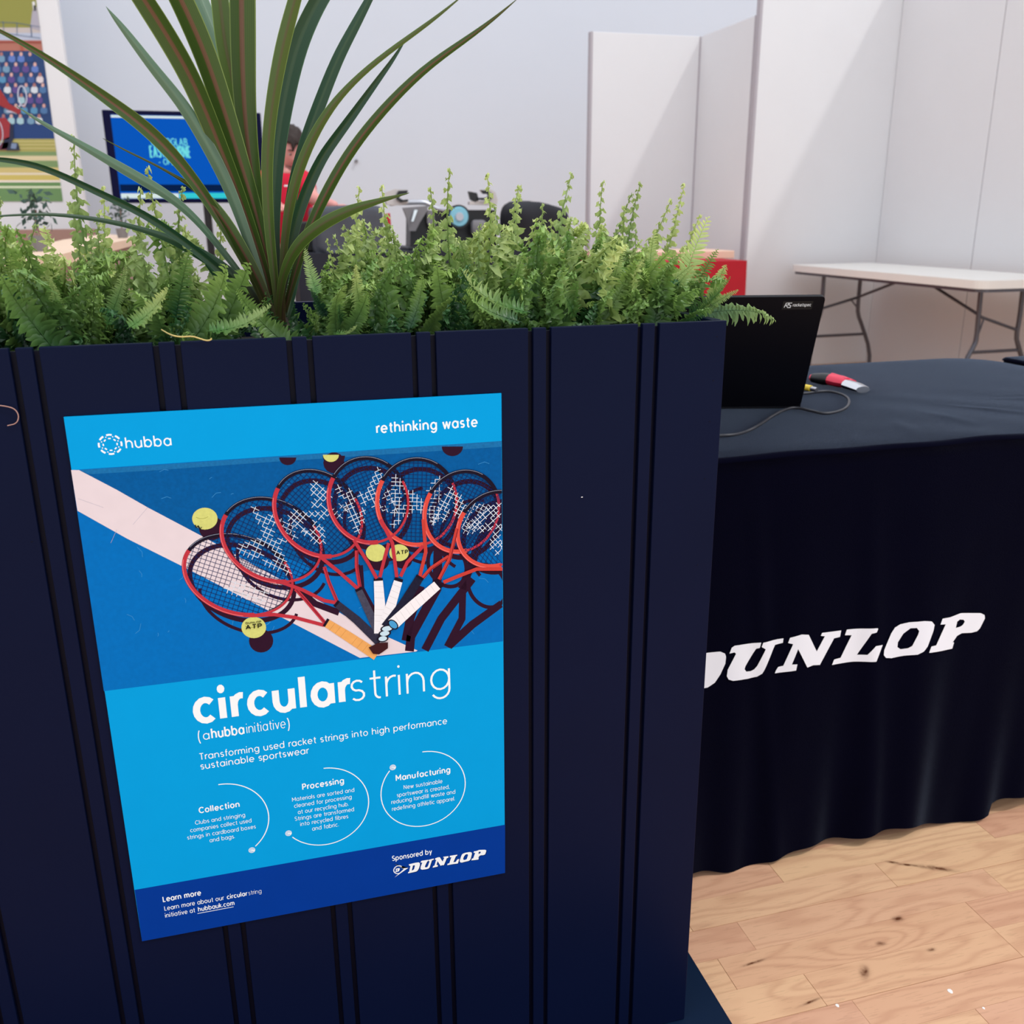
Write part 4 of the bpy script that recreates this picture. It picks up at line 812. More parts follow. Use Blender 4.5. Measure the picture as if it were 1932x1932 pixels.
# ================================================================= PERSON
def skinned(name, V, Es, R, parent, m, sub=2, rootv=0):
    me = bpy.data.meshes.new(name); me.from_pydata([tuple(v) for v in V], Es, []); o = bpy.data.objects.new(name, me); COL.objects.link(o)
    md = o.modifiers.new('s', 'SKIN'); md.use_smooth_shade = True
    for i, sv in enumerate(me.skin_vertices[0].data):
        r = R[i]; sv.radius = r if isinstance(r, tuple) else (r, r); sv.use_root = (i == rootv)
    o.modifiers.new('u', 'SUBSURF').levels = sub
    dg = bpy.context.evaluated_depsgraph_get(); dg.update(); me2 = bpy.data.meshes.new_from_object(o.evaluated_get(dg))
    bpy.data.objects.remove(o); me2.name = name; me2.materials.clear(); return link(name, me2, parent, m, True)
YP = 5.22
hc = U(544, 283, YP)
pe = root('person', (hc.x-.02, YP, 0), 'person in a red t-shirt looking down at their hands beside the screen', 'person')
O = pe.location.copy()
SKN = mat('skin', (216, 148, 140), .55, noise=.05, nscale=8); SHT = mat('red_tshirt', (206, 10, 52), .85, noise=.08, nscale=9); TRS = mat('dark_trousers', (22, 24, 36), .85); HR = mat('brown_hair', (44, 30, 26), .7, noise=.4, nscale=60, bump=.8, bscale=80)
L_ = lambda p: Vector(p)-O
lean = Vector((.0, -.10, 0))
pel = Vector((O.x-.03, YP+.08, .90)); chest = Vector((O.x-.03, YP+.03, 1.17)); nk = Vector((O.x-.01, YP, 1.33)); hd0 = Vector((O.x, YP-.02, 1.39))
sR = U(577, 347, YP); sL = U(497, 350, YP); sR.z = 1.285; sL.z = 1.285
elR = U(589, 375, YP-.12); haR = U(636, 389, YP-.32); elL = U(497, 392, YP-.10); haL = U(530, 388, YP-.33)
V = [pel, (pel+chest)/2, chest, nk, hd0, sR, elR, haR, sL, elL, haL]
V += [Vector((pel.x+.1, YP+.08, .84)), Vector((pel.x+.12, YP+.04, .47)), Vector((pel.x+.13, YP+.09, .09)), Vector((pel.x-.1, YP+.08, .84)), Vector((pel.x-.13, YP+.04, .47)), Vector((pel.x-.14, YP+.09, .09))]
V += [Vector((pel.x+.14, YP-.09, .035)), Vector((pel.x-.15, YP-.09, .035))]
Es = [(0, 1), (1, 2), (2, 3), (3, 4), (2, 5), (5, 6), (6, 7), (2, 8), (8, 9), (9, 10), (0, 11), (11, 12), (12, 13), (0, 14), (14, 15), (15, 16), (13, 17), (16, 18)]
R = [(.15, .10), (.14, .10), (.16, .11), (.062, .062), .055, .062, .042, .026, .062, .042, .026, .085, .058, .04, .085, .058, .04, .035, .035]
skinned('body', [L_(v) for v in V], Es, R, pe, SKN)
# clothes follow the same skeleton, a little wider, and stop at sleeve and waist
seR, seL = sR.lerp(elR, .75), sL.lerp(elL, .7)
V = [pel+Vector((0, 0, -.02)), (pel+chest)/2, chest, nk-Vector((0, 0, .045)), sR, seR, sL, seL]
skinned('t_shirt', [L_(v) for v in V], [(0, 1), (1, 2), (2, 3), (2, 4), (4, 5), (2, 6), (6, 7)], [(.165, .12), (.155, .12), (.176, .13), (.075, .07), .08, .066, .08, .066], pe, SHT)
V = [pel+Vector((0, 0, -.03)), Vector((pel.x+.1, YP+.08, .80)), Vector((pel.x+.12, YP+.04, .47)), Vector((pel.x+.13, YP+.09, .11)), Vector((pel.x-.1, YP+.08, .80)), Vector((pel.x-.13, YP+.04, .47)), Vector((pel.x-.14, YP+.09, .11))]
skinned('trousers', [L_(v) for v in V], [(0, 1), (1, 2), (2, 3), (0, 4), (4, 5), (5, 6)], [(.16, .115), .1, .072, .06, .1, .072, .06], pe, TRS)
for s in (1, -1):
    MB().ball((pel.x+s*.137, YP-.01, .045), (.05, .13, .045)).build('shoe', BLACK, pe, True)
# hands: palm, four fingers of different length, thumb from the side
def hand(w0, fwd, side, parent):
    up_ = side.cross(fwd).normalized(); V = [w0, w0+fwd*.045, w0+fwd*.08]; Es = [(0, 1), (1, 2)]; R = [(.026, .018), (.038, .016), (.036, .013)]
    for k, (o_, l_) in enumerate(((-.028, .062), (-.010, .074), (.009, .070), (.026, .054))):
        b_ = w0+fwd*.085+side*o_; n0 = len(V); V += [b_, b_+fwd*l_*.5-Vector((0, 0, .008)), b_+fwd*l_*.85-Vector((0, 0, .028))]; Es += [(2, n0), (n0, n0+1), (n0+1, n0+2)]; R += [.0095, .0088, .0075]
    n0 = len(V); V += [w0+fwd*.035-side*.036, w0+fwd*.068-side*.052, w0+fwd*.095-side*.050]; Es += [(1, n0), (n0, n0+1), (n0+1, n0+2)]; R += [.012, .0105, .0085]
    return skinned('hand', [L_(v) for v in V], Es, R, parent, SKN, 1)
hand(haR, Vector((.75, -.62, -.12)).normalized(), Vector((-.62, -.75, 0)).normalized(), pe)
hand(haL, Vector((.5, -.8, -.3)).normalized(), Vector((.85, .5, 0)).normalized(), pe)
# head
def head():
    bm = bmesh.new(); bmesh.ops.create_uvsphere(bm, u_segments=40, v_segments=30, radius=1)
    for v in bm.verts:
        x, y, z = v.co; X, Yy, Z = x*.076, y*.096, z*.118
        if z < 0: X *= 1-.30*(-z)**1.6; Yy *= 1-.12*(-z); 
        if y < 0:
            Yy += .004; f = math.exp(-((x/.16)**2))                       # nose, brow, chin, sockets
            Yy -= .024*f*math.exp(-((z+.22)/.13)**2)+.009*f*math.exp(-((z-.0)/.2)**2)
            Yy -= .006*math.exp(-((z-.22)/.09)**2)*math.exp(-((abs(x)-.32)/.3)**2)
            Yy += .010*math.exp(-((z-.06)/.09)**2)*math.exp(-((abs(x)-.38)/.14)**2)
            Yy -= .010*math.exp(-((z+.84)/.14)**2)*math.exp(-((x/.35)**2)); Yy -= .005*math.exp(-((z+.52)/.07)**2)*math.exp(-((x/.3)**2)); Yy += .004*math.exp(-((z+.57)/.025)**2)*math.exp(-((x/.3)**2))
        v.co = (X, Yy, Z)
    me = bpy.data.meshes.new('head'); bm.to_mesh(me); bm.free(); return me
h = link('head', head(), pe, SKN, True); h.location = hc-O; h.rotation_euler = (radians(24), radians(4), radians(24))
def hp(name, mb, m): 
    o = mb.build(name, m, None, True); o.parent = h; return o
hairm = MB(); bm = bmesh.new(); bmesh.ops.create_icosphere(bm, subdivisions=4, radius=1); rh = random.Random(2)
for v in bm.verts:
    x, y, z = v.co; n_ = .07*sin(x*13+z*9)*sin(y*11+2)+.06*rh.random(); v.co = (x*.090*(1+n_), y*.108*(1+n_)+.004, z*.126*(1+n_)+.016)
kill = [v for v in bm.verts if (v.co.z < .050+.018*sin(v.co.x*90) and v.co.y < -.02) or v.co.z < -.04 or (v.co.z < -.0 and v.co.y < .02)]
bmesh.ops.delete(bm, geom=kill, context='VERTS'); me = bpy.data.meshes.new('hair'); bm.to_mesh(me); bm.free(); hh = link('hair', me, h, HR, True)
hh.modifiers.new('t', 'SOLIDIFY').thickness = .012
for s in (-1, 1):
    hp('eye', MB().ball((s*.029, -.083, .004), (.011, .007, .0042)), mat('eye_white', (190, 170, 165), .4)); hp('iris', MB().ball((s*.029, -.0915, .004), (.005, .002, .005)), mat('iris_dark', (50, 36, 30), .2))
    hp('eyebrow', MB().tube([(s*.045, -.083, .026), (s*.03, -.094, .031), (s*.014, -.094, .028)], .0035, 6), HR); hp('ear', MB().ball((s*.076, .006, -.008), (.008, .018, .030)), SKN)
hp('lips', MB().tube([(-.022, -.084, -.060), (-.008, -.0925, -.058), (.008, -.0925, -.058), (.022, -.084, -.060)], [.002, .0042, .0042, .002], 8), mat('lip', (176, 92, 92), .5))
hp('beard', MB().ball((0, -.060, -.088), (.044, .036, .020)), mat('stubble', (140, 92, 84), .8))
MB().prism([U(536, 349, YP-.145), U(545, 349, YP-.145), U(545, 352, YP-.145), U(536, 352, YP-.145)], (0, .002, 0)).build('chest_logo', PWHITE, pe)

# ================================================================= CORDYLINE
def leafmat(name, edge, mid, rib, trans=.25):
    m = bpy.data.materials.new(name); m.use_nodes = True; nt = m.node_tree; b = nt.nodes['Principled BSDF']; N = nt.nodes.new; L = nt.links.new
    at = N('ShaderNodeAttribute'); at.attribute_name = 'uvt'; sp = N('ShaderNodeSeparateXYZ'); L(at.outputs['Vector'], sp.inputs[0])
    rp = N('ShaderNodeValToRGB'); e = rp.color_ramp.elements; e[0].position = 0; e[0].color = lin(rib); e[1].position = 1; e[1].color = lin(edge)
    for p_, c_ in ((.13, rib), (.24, mid), (.90, mid), (.95, edge)): el = rp.color_ramp.elements.new(p_); el.color = lin(c_)
    L(sp.outputs[0], rp.inputs[0])
    # fine parallel veins and a reddish foot
    ml = N('ShaderNodeMath'); ml.operation = 'MULTIPLY'; L(sp.outputs[2], ml.inputs[0]); ml.inputs[1].default_value = 42
    sn = N('ShaderNodeMath'); sn.operation = 'SINE'; L(ml.outputs[0], sn.inputs[0]); ms = N('ShaderNodeMath'); ms.operation = 'MULTIPLY_ADD'; L(sn.outputs[0], ms.inputs[0]); ms.inputs[1].default_value = .09; ms.inputs[2].default_value = 1
    hs = N('ShaderNodeHueSaturation'); L(rp.outputs[0], hs.inputs['Color']); L(ms.outputs[0], hs.inputs['Value'])
    mr_ = N('ShaderNodeMapRange'); L(sp.outputs[1], mr_.inputs[0]); mr_.inputs[1].default_value = 0; mr_.inputs[2].default_value = .30; mr_.inputs[3].default_value = .92; mr_.inputs[4].default_value = 0
    mx = N('ShaderNodeMix'); mx.data_type = 'RGBA'; L(mr_.outputs[0], mx.inputs[0]); L(hs.outputs[0], mx.inputs[6]); mx.inputs[7].default_value = lin((56, 28, 26))
    L(mx.outputs[2], b.inputs['Base Color']); b.inputs['Roughness'].default_value = .38
    tr = N('ShaderNodeBsdfTranslucent'); L(mx.outputs[2], tr.inputs['Color']); sh = N('ShaderNodeMixShader'); sh.inputs[0].default_value = trans
    L(b.outputs[0], sh.inputs[1]); L(tr.outputs[0], sh.inputs[2]); L(sh.outputs[0], nt.nodes['Material Output'].inputs[0]); return m
LG = leafmat('cordyline_green', (118, 140, 72), (58, 84, 30), (104, 74, 54)); LGP = leafmat('cordyline_grey', (130, 156, 128), (92, 122, 98), (100, 128, 104)); LDK = leafmat('cordyline_dark', (66, 100, 66), (34, 68, 44), (46, 74, 44)); LOL = leafmat('cordyline_olive', (120, 146, 70), (74, 96, 36), (84, 84, 44))
co = root('cordyline', (.032, .2, .935), 'spiky cordyline with long strap leaves rising from the planter', 'plant')
CB = Vector((.032, .2, .94))
LV = [  # photo trace of each blade: (x, y, width) from tip to foot, depth of the tip, material
 ([(-70, 25, 3), (0, 57, 8), (79, 102, 13), (171, 164, 20), (222, 202, 25), (273, 239, 28), (325, 290, 27), (369, 345, 23), (410, 405, 20), (452, 475, 19), (496, 556, 16)], .02, LG),
 ([(30, 199, 1), (62, 221, 6), (99, 243, 10), (141, 265, 13), (199, 299, 18), (260, 334, 21), (300, 357, 20), (338, 383, 17), (375, 418, 14), (409, 459, 13), (455, 518, 12), (500, 580, 10)], .10, LGP),
 ([(194, 261, 1), (240, 286, 4), (294, 311, 4), (340, 338, 6), (370, 355, 14), (391, 376, 22), (426, 419, 26), (462, 480, 24), (497, 545, 18)], .12, LG),
 ([(-60, 296, 5), (0, 300, 10), (66, 309, 13), (132, 337, 13), (199, 370, 14), (260, 397, 15), (320, 435, 16), (380, 480, 16), (440, 530, 15), (492, 590, 12)], .04, LDK),
 ([(-60, 410, 2), (0, 408, 4), (83, 401, 6), (166, 410, 9), (230, 422, 10), (278, 435, 11), (321, 450, 16), (356, 466, 22), (409, 496, 25), (455, 528, 21), (500, 590, 13)], .08, LDK),
 ([(199, 11, 0), (215, 32, 9), (239, 61, 15), (290, 130, 21), (342, 191, 24), (376, 246, 26), (410, 307, 26), (442, 376, 22), (471, 461, 18), (500, 545, 13)], .10, LGP),
 ([(225, -70, 36), (272, 0, 41), (312, 62, 41), (356, 137, 40), (386, 205, 37), (418, 285, 33), (454, 376, 28), (489, 478, 22), (512, 552, 14)], .08, LG),
 ([(305, -70, 44), (343, 0, 47), (388, 102, 45), (422, 205, 41), (454, 307, 35), (486, 410, 27), (508, 505, 18), (518, 560, 12)], .10, LG),
 ([(350, -70, 30), (378, 0, 33), (407, 68, 33), (428, 137, 30), (450, 239, 26), (476, 342, 20), (500, 444, 14), (512, 520, 10)], .26, LGP),
 ([(404, -70, 34), (415, 0, 34), (424, 85, 36), (444, 171, 32), (468, 307, 26), (492, 430, 19), (516, 540, 11)], .20, LOL),
 ([(455, -70, 50), (456, 0, 50), (457, 100, 49), (460, 190, 43), (468, 280, 36), (482, 370, 28), (500, 460, 21), (519, 550, 13)], .14, LG),
 ([(575, -70, 22), (556, 0, 25), (533, 85, 28), (514, 188, 25), (503, 290, 23), (506, 410, 20), (516, 505, 16), (524, 570, 12)], .12, LOL),
 ([(640, -60, 30), (600, 0, 32), (567, 68, 36), (547, 137, 36), (527, 239, 33), (517, 342, 28), (516, 444, 22), (524, 550, 13)], .20, LDK),
 ([(735, -70, 4), (700, -10, 14), (668, 52, 19), (639, 103, 22), (612, 171, 24), (586, 239, 25), (563, 307, 24), (548, 376, 22), (538, 444, 18), (530, 540, 12)], .18, LDK),
 ([(880, -14, 1), (820, 36, 7), (765, 74, 9), (700, 122, 10), (655, 165, 12), (625, 200, 15), (596, 245, 18), (570, 300, 20), (550, 365, 19), (539, 430, 16), (530, 520, 11)], .06, LOL),
 ([(770, 66, 1), (745, 108, 7), (712, 152, 11), (663, 220, 16), (632, 262, 18), (604, 300, 20), (569, 378, 22), (550, 450, 19), (537, 530, 12)], .14, LDK),
 ([(976, -2, 1), (935, 34, 6), (880, 75, 10), (820, 114, 13), (765, 162, 16), (709, 222, 18), (672, 270, 19), (641, 315, 20), (604, 385, 21), (579, 440, 19), (556, 515, 15), (538, 585, 10)], .05, LG),
 ([(772, 364, 1), (725, 376, 9), (672, 391, 17), (640, 405, 22), (610, 420, 24), (571, 449, 24), (545, 486, 20), (530, 530, 15), (524, 585, 10)], .06, LOL),
 ([(575, 440, 12), (566, 480, 17), (556, 530, 16), (545, 585, 12)], .24, LDK),
 ([(388, 498, 4), (412, 525, 12), (440, 556, 14), (485, 600, 12)], .16, LDK),
]
for li, (tr_, yt, m_) in enumerate(LV):
    tr_ = tr_+[(526+(li % 5-2)*4, 615, 9)]
    # arc length decides depth: foot at the crown, tip at its own depth
    d = [0]
    for i in range(1, len(tr_)): d.append(d[-1]+math.hypot(tr_[i][0]-tr_[i-1][0], tr_[i][1]-tr_[i-1][1]))
    tot = d[-1]; C = []; W_ = []
    for (x, y, w_), q in zip(tr_, d):
        s = 1-q/tot; Yv = .2+(yt-.2)*s**1.2+.012*sin(li*2.1)*(1-s); p = U(x, y, Yv); C.append(p); W_.append(w_*(U(x+1, y, Yv)-p).length)
    C[-1].z = max(C[-1].z-.01, .936)
    # smooth resample
    n = 36; idx = np.linspace(0, len(C)-1, n); f = lambda a: np.interp(idx, range(len(C)), a)
    ker = np.array([.25, .5, .25]); arr = []
    for a_ in ([c.x for c in C], [c.y for c in C], [c.z for c in C], W_):
        v_ = f(a_)
        for _ in range(5): v_[1:-1] = np.convolve(v_, ker, 'valid')
        arr.append(v_)
    V = []; Fc = []; at = []; K = 9
    for i in range(n):
        p = Vector((arr[0][i], arr[1][i], arr[2][i])); q0 = Vector([arr[k][min(i+1, n-1)] for k in range(3)]); q1 = Vector([arr[k][max(i-1, 0)] for k in range(3)])
        t = (q0-q1).normalized(); look = (p-CAM).normalized(); sd_ = t.cross(look); sd_ = sd_.normalized(); nr = sd_.cross(t).normalized(); tw = .25*sin(li*1.7+i*.05)
        sd2 = (sd_*cos(tw)+nr*sin(tw)); nr2 = sd2.cross(t)
        hw = arr[3][i]/2/max(.5, cos(tw))
        for k in range(K):
            u = -1+2*k/(K-1); V.append(p+sd2*hw*u+nr2*hw*(.38*abs(u)**1.2-.12)*(1 if li % 3 else -1)-co.location); at.append((abs(u), 1-i/(n-1), u))
    for i in range(n-1):
        for k in range(K-1): Fc.append((i*K+k, i*K+k+1, (i+1)*K+k+1, (i+1)*K+k))
    me = bpy.data.meshes.new('leaf'); me.from_pydata([tuple(v) for v in V], [], Fc); A_ = me.attributes.new('uvt', 'FLOAT_VECTOR', 'POINT'); A_.data.foreach_set('vector', [c for q in at for c in q])
    link('leaf', me, co, m_, True)
MB().tube([CB-Vector((0, 0, .004)), CB+Vector((0, 0, .03)), CB+Vector((0, 0, .055))], [.020, .016, .008], 12).build('crown', mat('cordyline_crown', (46, 34, 30), .8), co, True)

# ================================================================= FERNS
def fernmat(name, foot, tip, trans=.4):
    m = bpy.data.materials.new(name); m.use_nodes = True; nt = m.node_tree; b = nt.nodes['Principled BSDF']; N = nt.nodes.new; L = nt.links.new
    at = N('ShaderNodeAttribute'); at.attribute_name = 'uvt'; sp = N('ShaderNodeSeparateXYZ'); L(at.outputs['Vector'], sp.inputs[0])
    rp = N('ShaderNodeValToRGB'); e = rp.color_ramp.elements; e[0].position = .15; e[0].color = lin(foot); e[1].position = 1; e[1].color = lin(tip); L(sp.outputs[0], rp.inputs[0])
    oi = N('ShaderNodeObjectInfo'); mr_ = N('ShaderNodeMapRange'); L(oi.outputs['Random'], mr_.inputs[0]); mr_.inputs[3].default_value = .8; mr_.inputs[4].default_value = 1.2
    m2 = N('ShaderNodeMapRange'); L(oi.outputs['Random'], m2.inputs[0]); m2.inputs[3].default_value = .515; m2.inputs[4].default_value = .485
    hs = N('ShaderNodeHueSaturation'); L(rp.outputs[0], hs.inputs['Color']); L(mr_.outputs[0], hs.inputs['Value']); L(m2.outputs[0], hs.inputs['Hue'])
    L(hs.outputs[0], b.inputs['Base Color']); b.inputs['Roughness'].default_value = .38; b.inputs['Specular IOR Level'].default_value = .5
    tr = N('ShaderNodeBsdfTranslucent'); L(hs.outputs[0], tr.inputs['Color']); sh = N('ShaderNodeMixShader'); sh.inputs[0].default_value = trans
    L(b.outputs[0], sh.inputs[1]); L(tr.outputs[0], sh.inputs[2]); L(sh.outputs[0], nt.nodes['Material Output'].inputs[0]); return m
FM = fernmat('fern_green', (38, 84, 44), (164, 200, 104), .33); FL = fernmat('fern_light', (96, 144, 70), (220, 232, 150), .4); FD = fernmat('fern_shaded', (18, 50, 34), (74, 124, 66), .25)  # gap shade painted into dark feet and deep green; pale tips are new growth
def frond_mesh(seed, Ln=.22, npair=26, plen=.024, pw=.0085, arch=.9, start=.12, coil=0, sparse=1., twist=0, wav=1., droop=.2, taper=1.):
    """rachis from the origin rising +Z and arching to +X; leaflets along both sides, each its own folded blade"""
    r = random.Random(seed); V = []; Fc = []; at = []
    nS = 40; P = [Vector((0, 0, 0))]; T_ = []; lean0 = .10
    for i in range(nS):
        s = i/nS; a = lean0+arch*s**1.4+(.12*sin(s*5+seed)*wav*.5)
        if coil and s > .9: a += (s-.9)/.1*coil*4.2
        st = Ln/nS*(1 if not (coil and s > .9) else .45); t = Vector((sin(a), .10*sin(s*4+seed*1.3)*wav, cos(a))).normalized(); T_.append(t); P.append(P[-1]+t*st)
    T_.append(T_[-1])
    # rachis, a 4-sided tube
    for i in range(0, nS+1, 2):
        t = T_[i]; sd_ = Vector((0, 1, 0)); nr = t.cross(sd_).normalized(); rad = .0011*(1-.6*i/nS)
        if coil and i >= nS-2: rad *= 1.9
        for q in range(4):
            a = pi/2*q; V.append(P[i]+sd_*rad*cos(a)+nr*rad*sin(a)); at.append((i/nS*.75, 0, 0))
    m_ = nS//2+1
    for i in range(m_-1):
        for q in range(4): Fc.append((i*4+q, i*4+(q+1) % 4, (i+1)*4+(q+1) % 4, (i+1)*4+q))
    for k in range(npair):
        s = start+(1-start)*(k+.5)/npair
        if coil and s > .95: continue
        for side in (1, -1):
            if r.random() > sparse: continue
            ss = min(1, s+(.5/npair if side > 0 else 0)*.9); fi = ss*nS; i = min(int(fi), nS-1); p = P[i].lerp(P[i+1], fi-i); t = T_[i]
            f = (min(1, (ss-start+.06)/.22)**.7)*((1-ss)**(.62*taper)+.10)*1.12; f = max(.14, min(1, f)); l = plen*f*r.uniform(.82, 1.15); wd = pw*(f**.6)*r.uniform(.85, 1.2)
            sd_ = Vector((0, 1, 0))*side; nr = t.cross(Vector((0, 1, 0))).normalized()  # face normal
            fa = .35+.25*ss+r.uniform(-.12, .12); dr = (sd_*cos(fa)+t*sin(fa)); rot = r.uniform(-.55, .55)*wav; cr = dr.cross(nr).normalized(); up2 = (nr*cos(rot)+cr*sin(rot)); cr2 = dr.cross(up2).normalized()
            b0 = len(V); m = 6; ph = r.uniform(0, 6); dd = droop*r.uniform(.3, 1.6)
            for j in range(m):
                u = j/(m-1); wp = (.72, 1.0, 1.02, .92, .66, .12)[j]*wd/2; cpt = p+dr*l*u-up2*l*dd*u*u-Vector((0, 0, l*dd*.6*u*u))+cr2*l*.10*sin(u*3+ph)*wav*.6
                wv = up2*wd*.28*sin(u*9+ph)*wav
                V += [cpt-cr2*wp*(1.35 if j == 0 and side > 0 else 1)+up2*wp*.35+wv, cpt, cpt+cr2*wp*(1.35 if j == 0 and side < 0 else 1)+up2*wp*.35-wv]; cval = ss*.75+.25*u
                at += [(cval, u, 0), (cval*.92, u, 1), (cval, u, 0)]
            for j in range(m-1):
                for q in range(2): Fc.append((b0+j*3+q, b0+j*3+q+1, b0+(j+1)*3+q+1, b0+(j+1)*3+q))
    me = bpy.data.meshes.new('frond'); me.from_pydata([tuple(v) for v in V], [], Fc)
    A_ = me.attributes.new('uvt', 'FLOAT_VECTOR', 'POINT'); A_.data.foreach_set('vector', [c for q in at for c in q])
    for p in me.polygons: p.use_smooth = True
    return me
def var(mesh, m): me = mesh.copy(); me.materials.append(m); return me
BU = [frond_mesh(i, Ln=.17+.01*(i % 4), npair=(17, 19, 22)[i % 3], plen=.024, pw=.0125, arch=1.1+.35*(i % 3), droop=.5, wav=1.9, sparse=.93, taper=.8) for i in range(9)]          # bushy
UPR = [frond_mesh(20+i, Ln=.20, npair=15, plen=.0175, pw=.0135, arch=.25+.12*(i % 3), coil=(1 if i % 2 else -1), start=.10, sparse=.88, wav=1.5, droop=.45, taper=1.5) for i in range(5)]   # young, coiled tip
NEAT = [frond_mesh(40+i, Ln=.18, npair=30, plen=.027, pw=.0072, arch=1.3, wav=.35, droop=.25, start=.06) for i in range(3)]
BUm = [var(b, FM) for b in BU]; BUd = [var(b, FD) for b in BU]; BUl = [var(b, FL) for b in BU]; UPl = [var(b, FL) for b in UPR]; NEm = [var(b, FM) for b in NEAT]
def place(me, pt, azim, tilt, scale, parent, roll=0):
    o = bpy.data.objects.new('frond', me); COL.objects.link(o); o.parent = parent; o.location = Vector(pt)-parent.location
    o.rotation_euler = (Matrix.Rotation(azim, 3, 'Z') @ Matrix.Rotation(tilt, 3, 'Y') @ Matrix.Rotation(roll, 3, 'Z')).to_euler(); o.scale = (scale,)*3; return o
ZS = .934
FP = [(-.47, .20, 'fern at the frame edge, far left end of the planter'), (-.335, .24, 'second fern from the left in the planter'), (-.215, .14, 'low fern at the planter front, left of the spiky cordyline'),
      (-.105, .24, 'fern just left of the cordyline with a tall pale coiled shoot'), (.135, .20, 'fern just right of the cordyline'), (.245, .25, 'fern between the cordyline and the tallest group of shoots'),
      (.32, .13, 'fern in the middle of the right half, trailing over the planter rim'), (.405, .25, 'tall fern rising before the white booth, near the right end'), (.455, .15, 'fern at the right end of the planter with a frond reaching past the corner')]
ferns = []
rf = random.Random(11)
def aim(me, ft, tip, r_, face=Vector((0, -1, .3)), k=1.0):
    """lay the frond along ft->tip with its flat side to `face`"""
    ft, tip = Vector(ft), Vector(tip); v = max((q.co for q in me.vertices), key=lambda c: c.length); L0 = math.hypot(v.x, v.z); d = (tip-ft); s = d.length/L0*k
    zx = Vector((v.x, 0, v.z)).normalized(); yy = Vector((0, 1, 0)); xx = yy.cross(zx)          # local frame: zx along, yy flat width, xx = normal (outer bow)
    Z = d.normalized(); X = (face-Z*face.dot(Z)).normalized(); Y_ = Z.cross(X)
    Ml = Matrix((xx, yy, zx)).transposed(); Mw = Matrix((X, Y_, Z)).transposed()
    o = bpy.data.objects.new('frond', me); COL.objects.link(o); o.parent = r_; o.location = ft-r_.location; o.rotation_euler = (Mw @ Ml.inverted()).to_euler(); o.scale = (s,)*3; return o

for k, (x, y, lb) in enumerate(FP):
    r_ = root('boston_fern', (x, y, ZS), lb, 'plant', 'ferns in the planter'); ferns.append(r_)
    MB().tube([(x, y, ZS+.0005), (x, y, ZS+.012), (x, y, ZS+.03)], [.016, .013, .005], 8).build('crown', mat('fern_crown', (60, 46, 32), .9), r_, True)
    for i in range(46):
        g = i/46; ft = Vector((x+rf.gauss(0, .03), y+rf.gauss(0, .03), ZS+.004)); a = rf.uniform(0, 2*pi)
        if g < .35: me = rf.choice(BUd+BUm); h_ = rf.uniform(.03, .07); ra = rf.uniform(.05, .11)
        elif g < .75: me = rf.choice(BUm); h_ = rf.uniform(.06, .105); ra = rf.uniform(.02, .085)
        else: me = rf.choice(BUl+BUm[:3]); h_ = rf.uniform(.09, .135); ra = rf.uniform(.01, .07)
        tp = ft+Vector((ra*cos(a), ra*sin(a)*.8, h_)); tp.y = max(tp.y, .03); tp.x = min(tp.x, .49+.05*(h_ > .07))
        fa = rf.gauss(0, 1.0); o = aim(me, ft, tp, r_, Vector((sin(fa), -cos(fa), rf.uniform(.1, 1.3))), 1.12)
        if o.scale.x < .5: o.scale = (.5, .5, .5)
# shoots read off the photograph: (tip x, tip y, depth, plant, foot offset)
SH = [(152, 252, .20, 3, 8), (300, 312, .17, 3, 2), (112, 380, .22, 2, 0), (60, 418, .14, 1, 5), (205, 402, .2, 2, 0), (182, 346, .24, 2, 10), (245, 350, .2, 3, 12), (366, 352, .2, 3, 0), (8, 372, .2, 0, 4), (395, 395, .22, 3, -4),
      (688, 350, .2, 4, 2), (738, 348, .2, 4, 1), (792, 352, .2, 5, 6), (722, 445, .16, 4, 0), (874, 318, .2, 5, 8), (908, 325, .2, 5, -6), (965, 347, .22, 6, 0), (996, 350, .2, 6, 6), (937, 382, .18, 6, 4), (1003, 382, .16, 6, 4),
      (1090, 325, .2, 6, 10), (1154, 341, .22, 7, 8), (1163, 384, .2, 7, 8), (1187, 362, .2, 7, -6), (1228, 345, .22, 7, 0), (1283, 342, .22, 7, 6), (1252, 370, .2, 7, 2), (1336, 408, .2, 8, 12), (1045, 412, .18, 6, 3), (600, 452, .2, 4, -6), (820, 420, .2, 5, 0), (642, 440, .2, 4, 0),
      (1120, 420, .16, 7, 2), (900, 420, .16, 6, 2), (760, 430, .16, 5, 2), (340, 420, .16, 3, 2), (160, 430, .16, 2, 0), (30, 450, .16, 1, 0), (1205, 430, .14, 8, 2)]
for j, (px_, py_, yv, fi, off) in enumerate(SH):
    tip = U(px_, py_, yv); r_ = ferns[fi]; fx = r_.location.x*.3+tip.x*.7-off*.0012; ft = Vector((fx, (r_.location.y+yv)/2, ZS+.004))
    fa = rf.gauss(0, .3); me = UPl[j % 5]; o = aim(me, ft, tip, r_, Vector((sin(fa), -cos(fa), .05)))
    o.scale = (o.scale.x*1, min(o.scale.x, 1.15)*(1 if j % 2 else -1), o.scale.x)
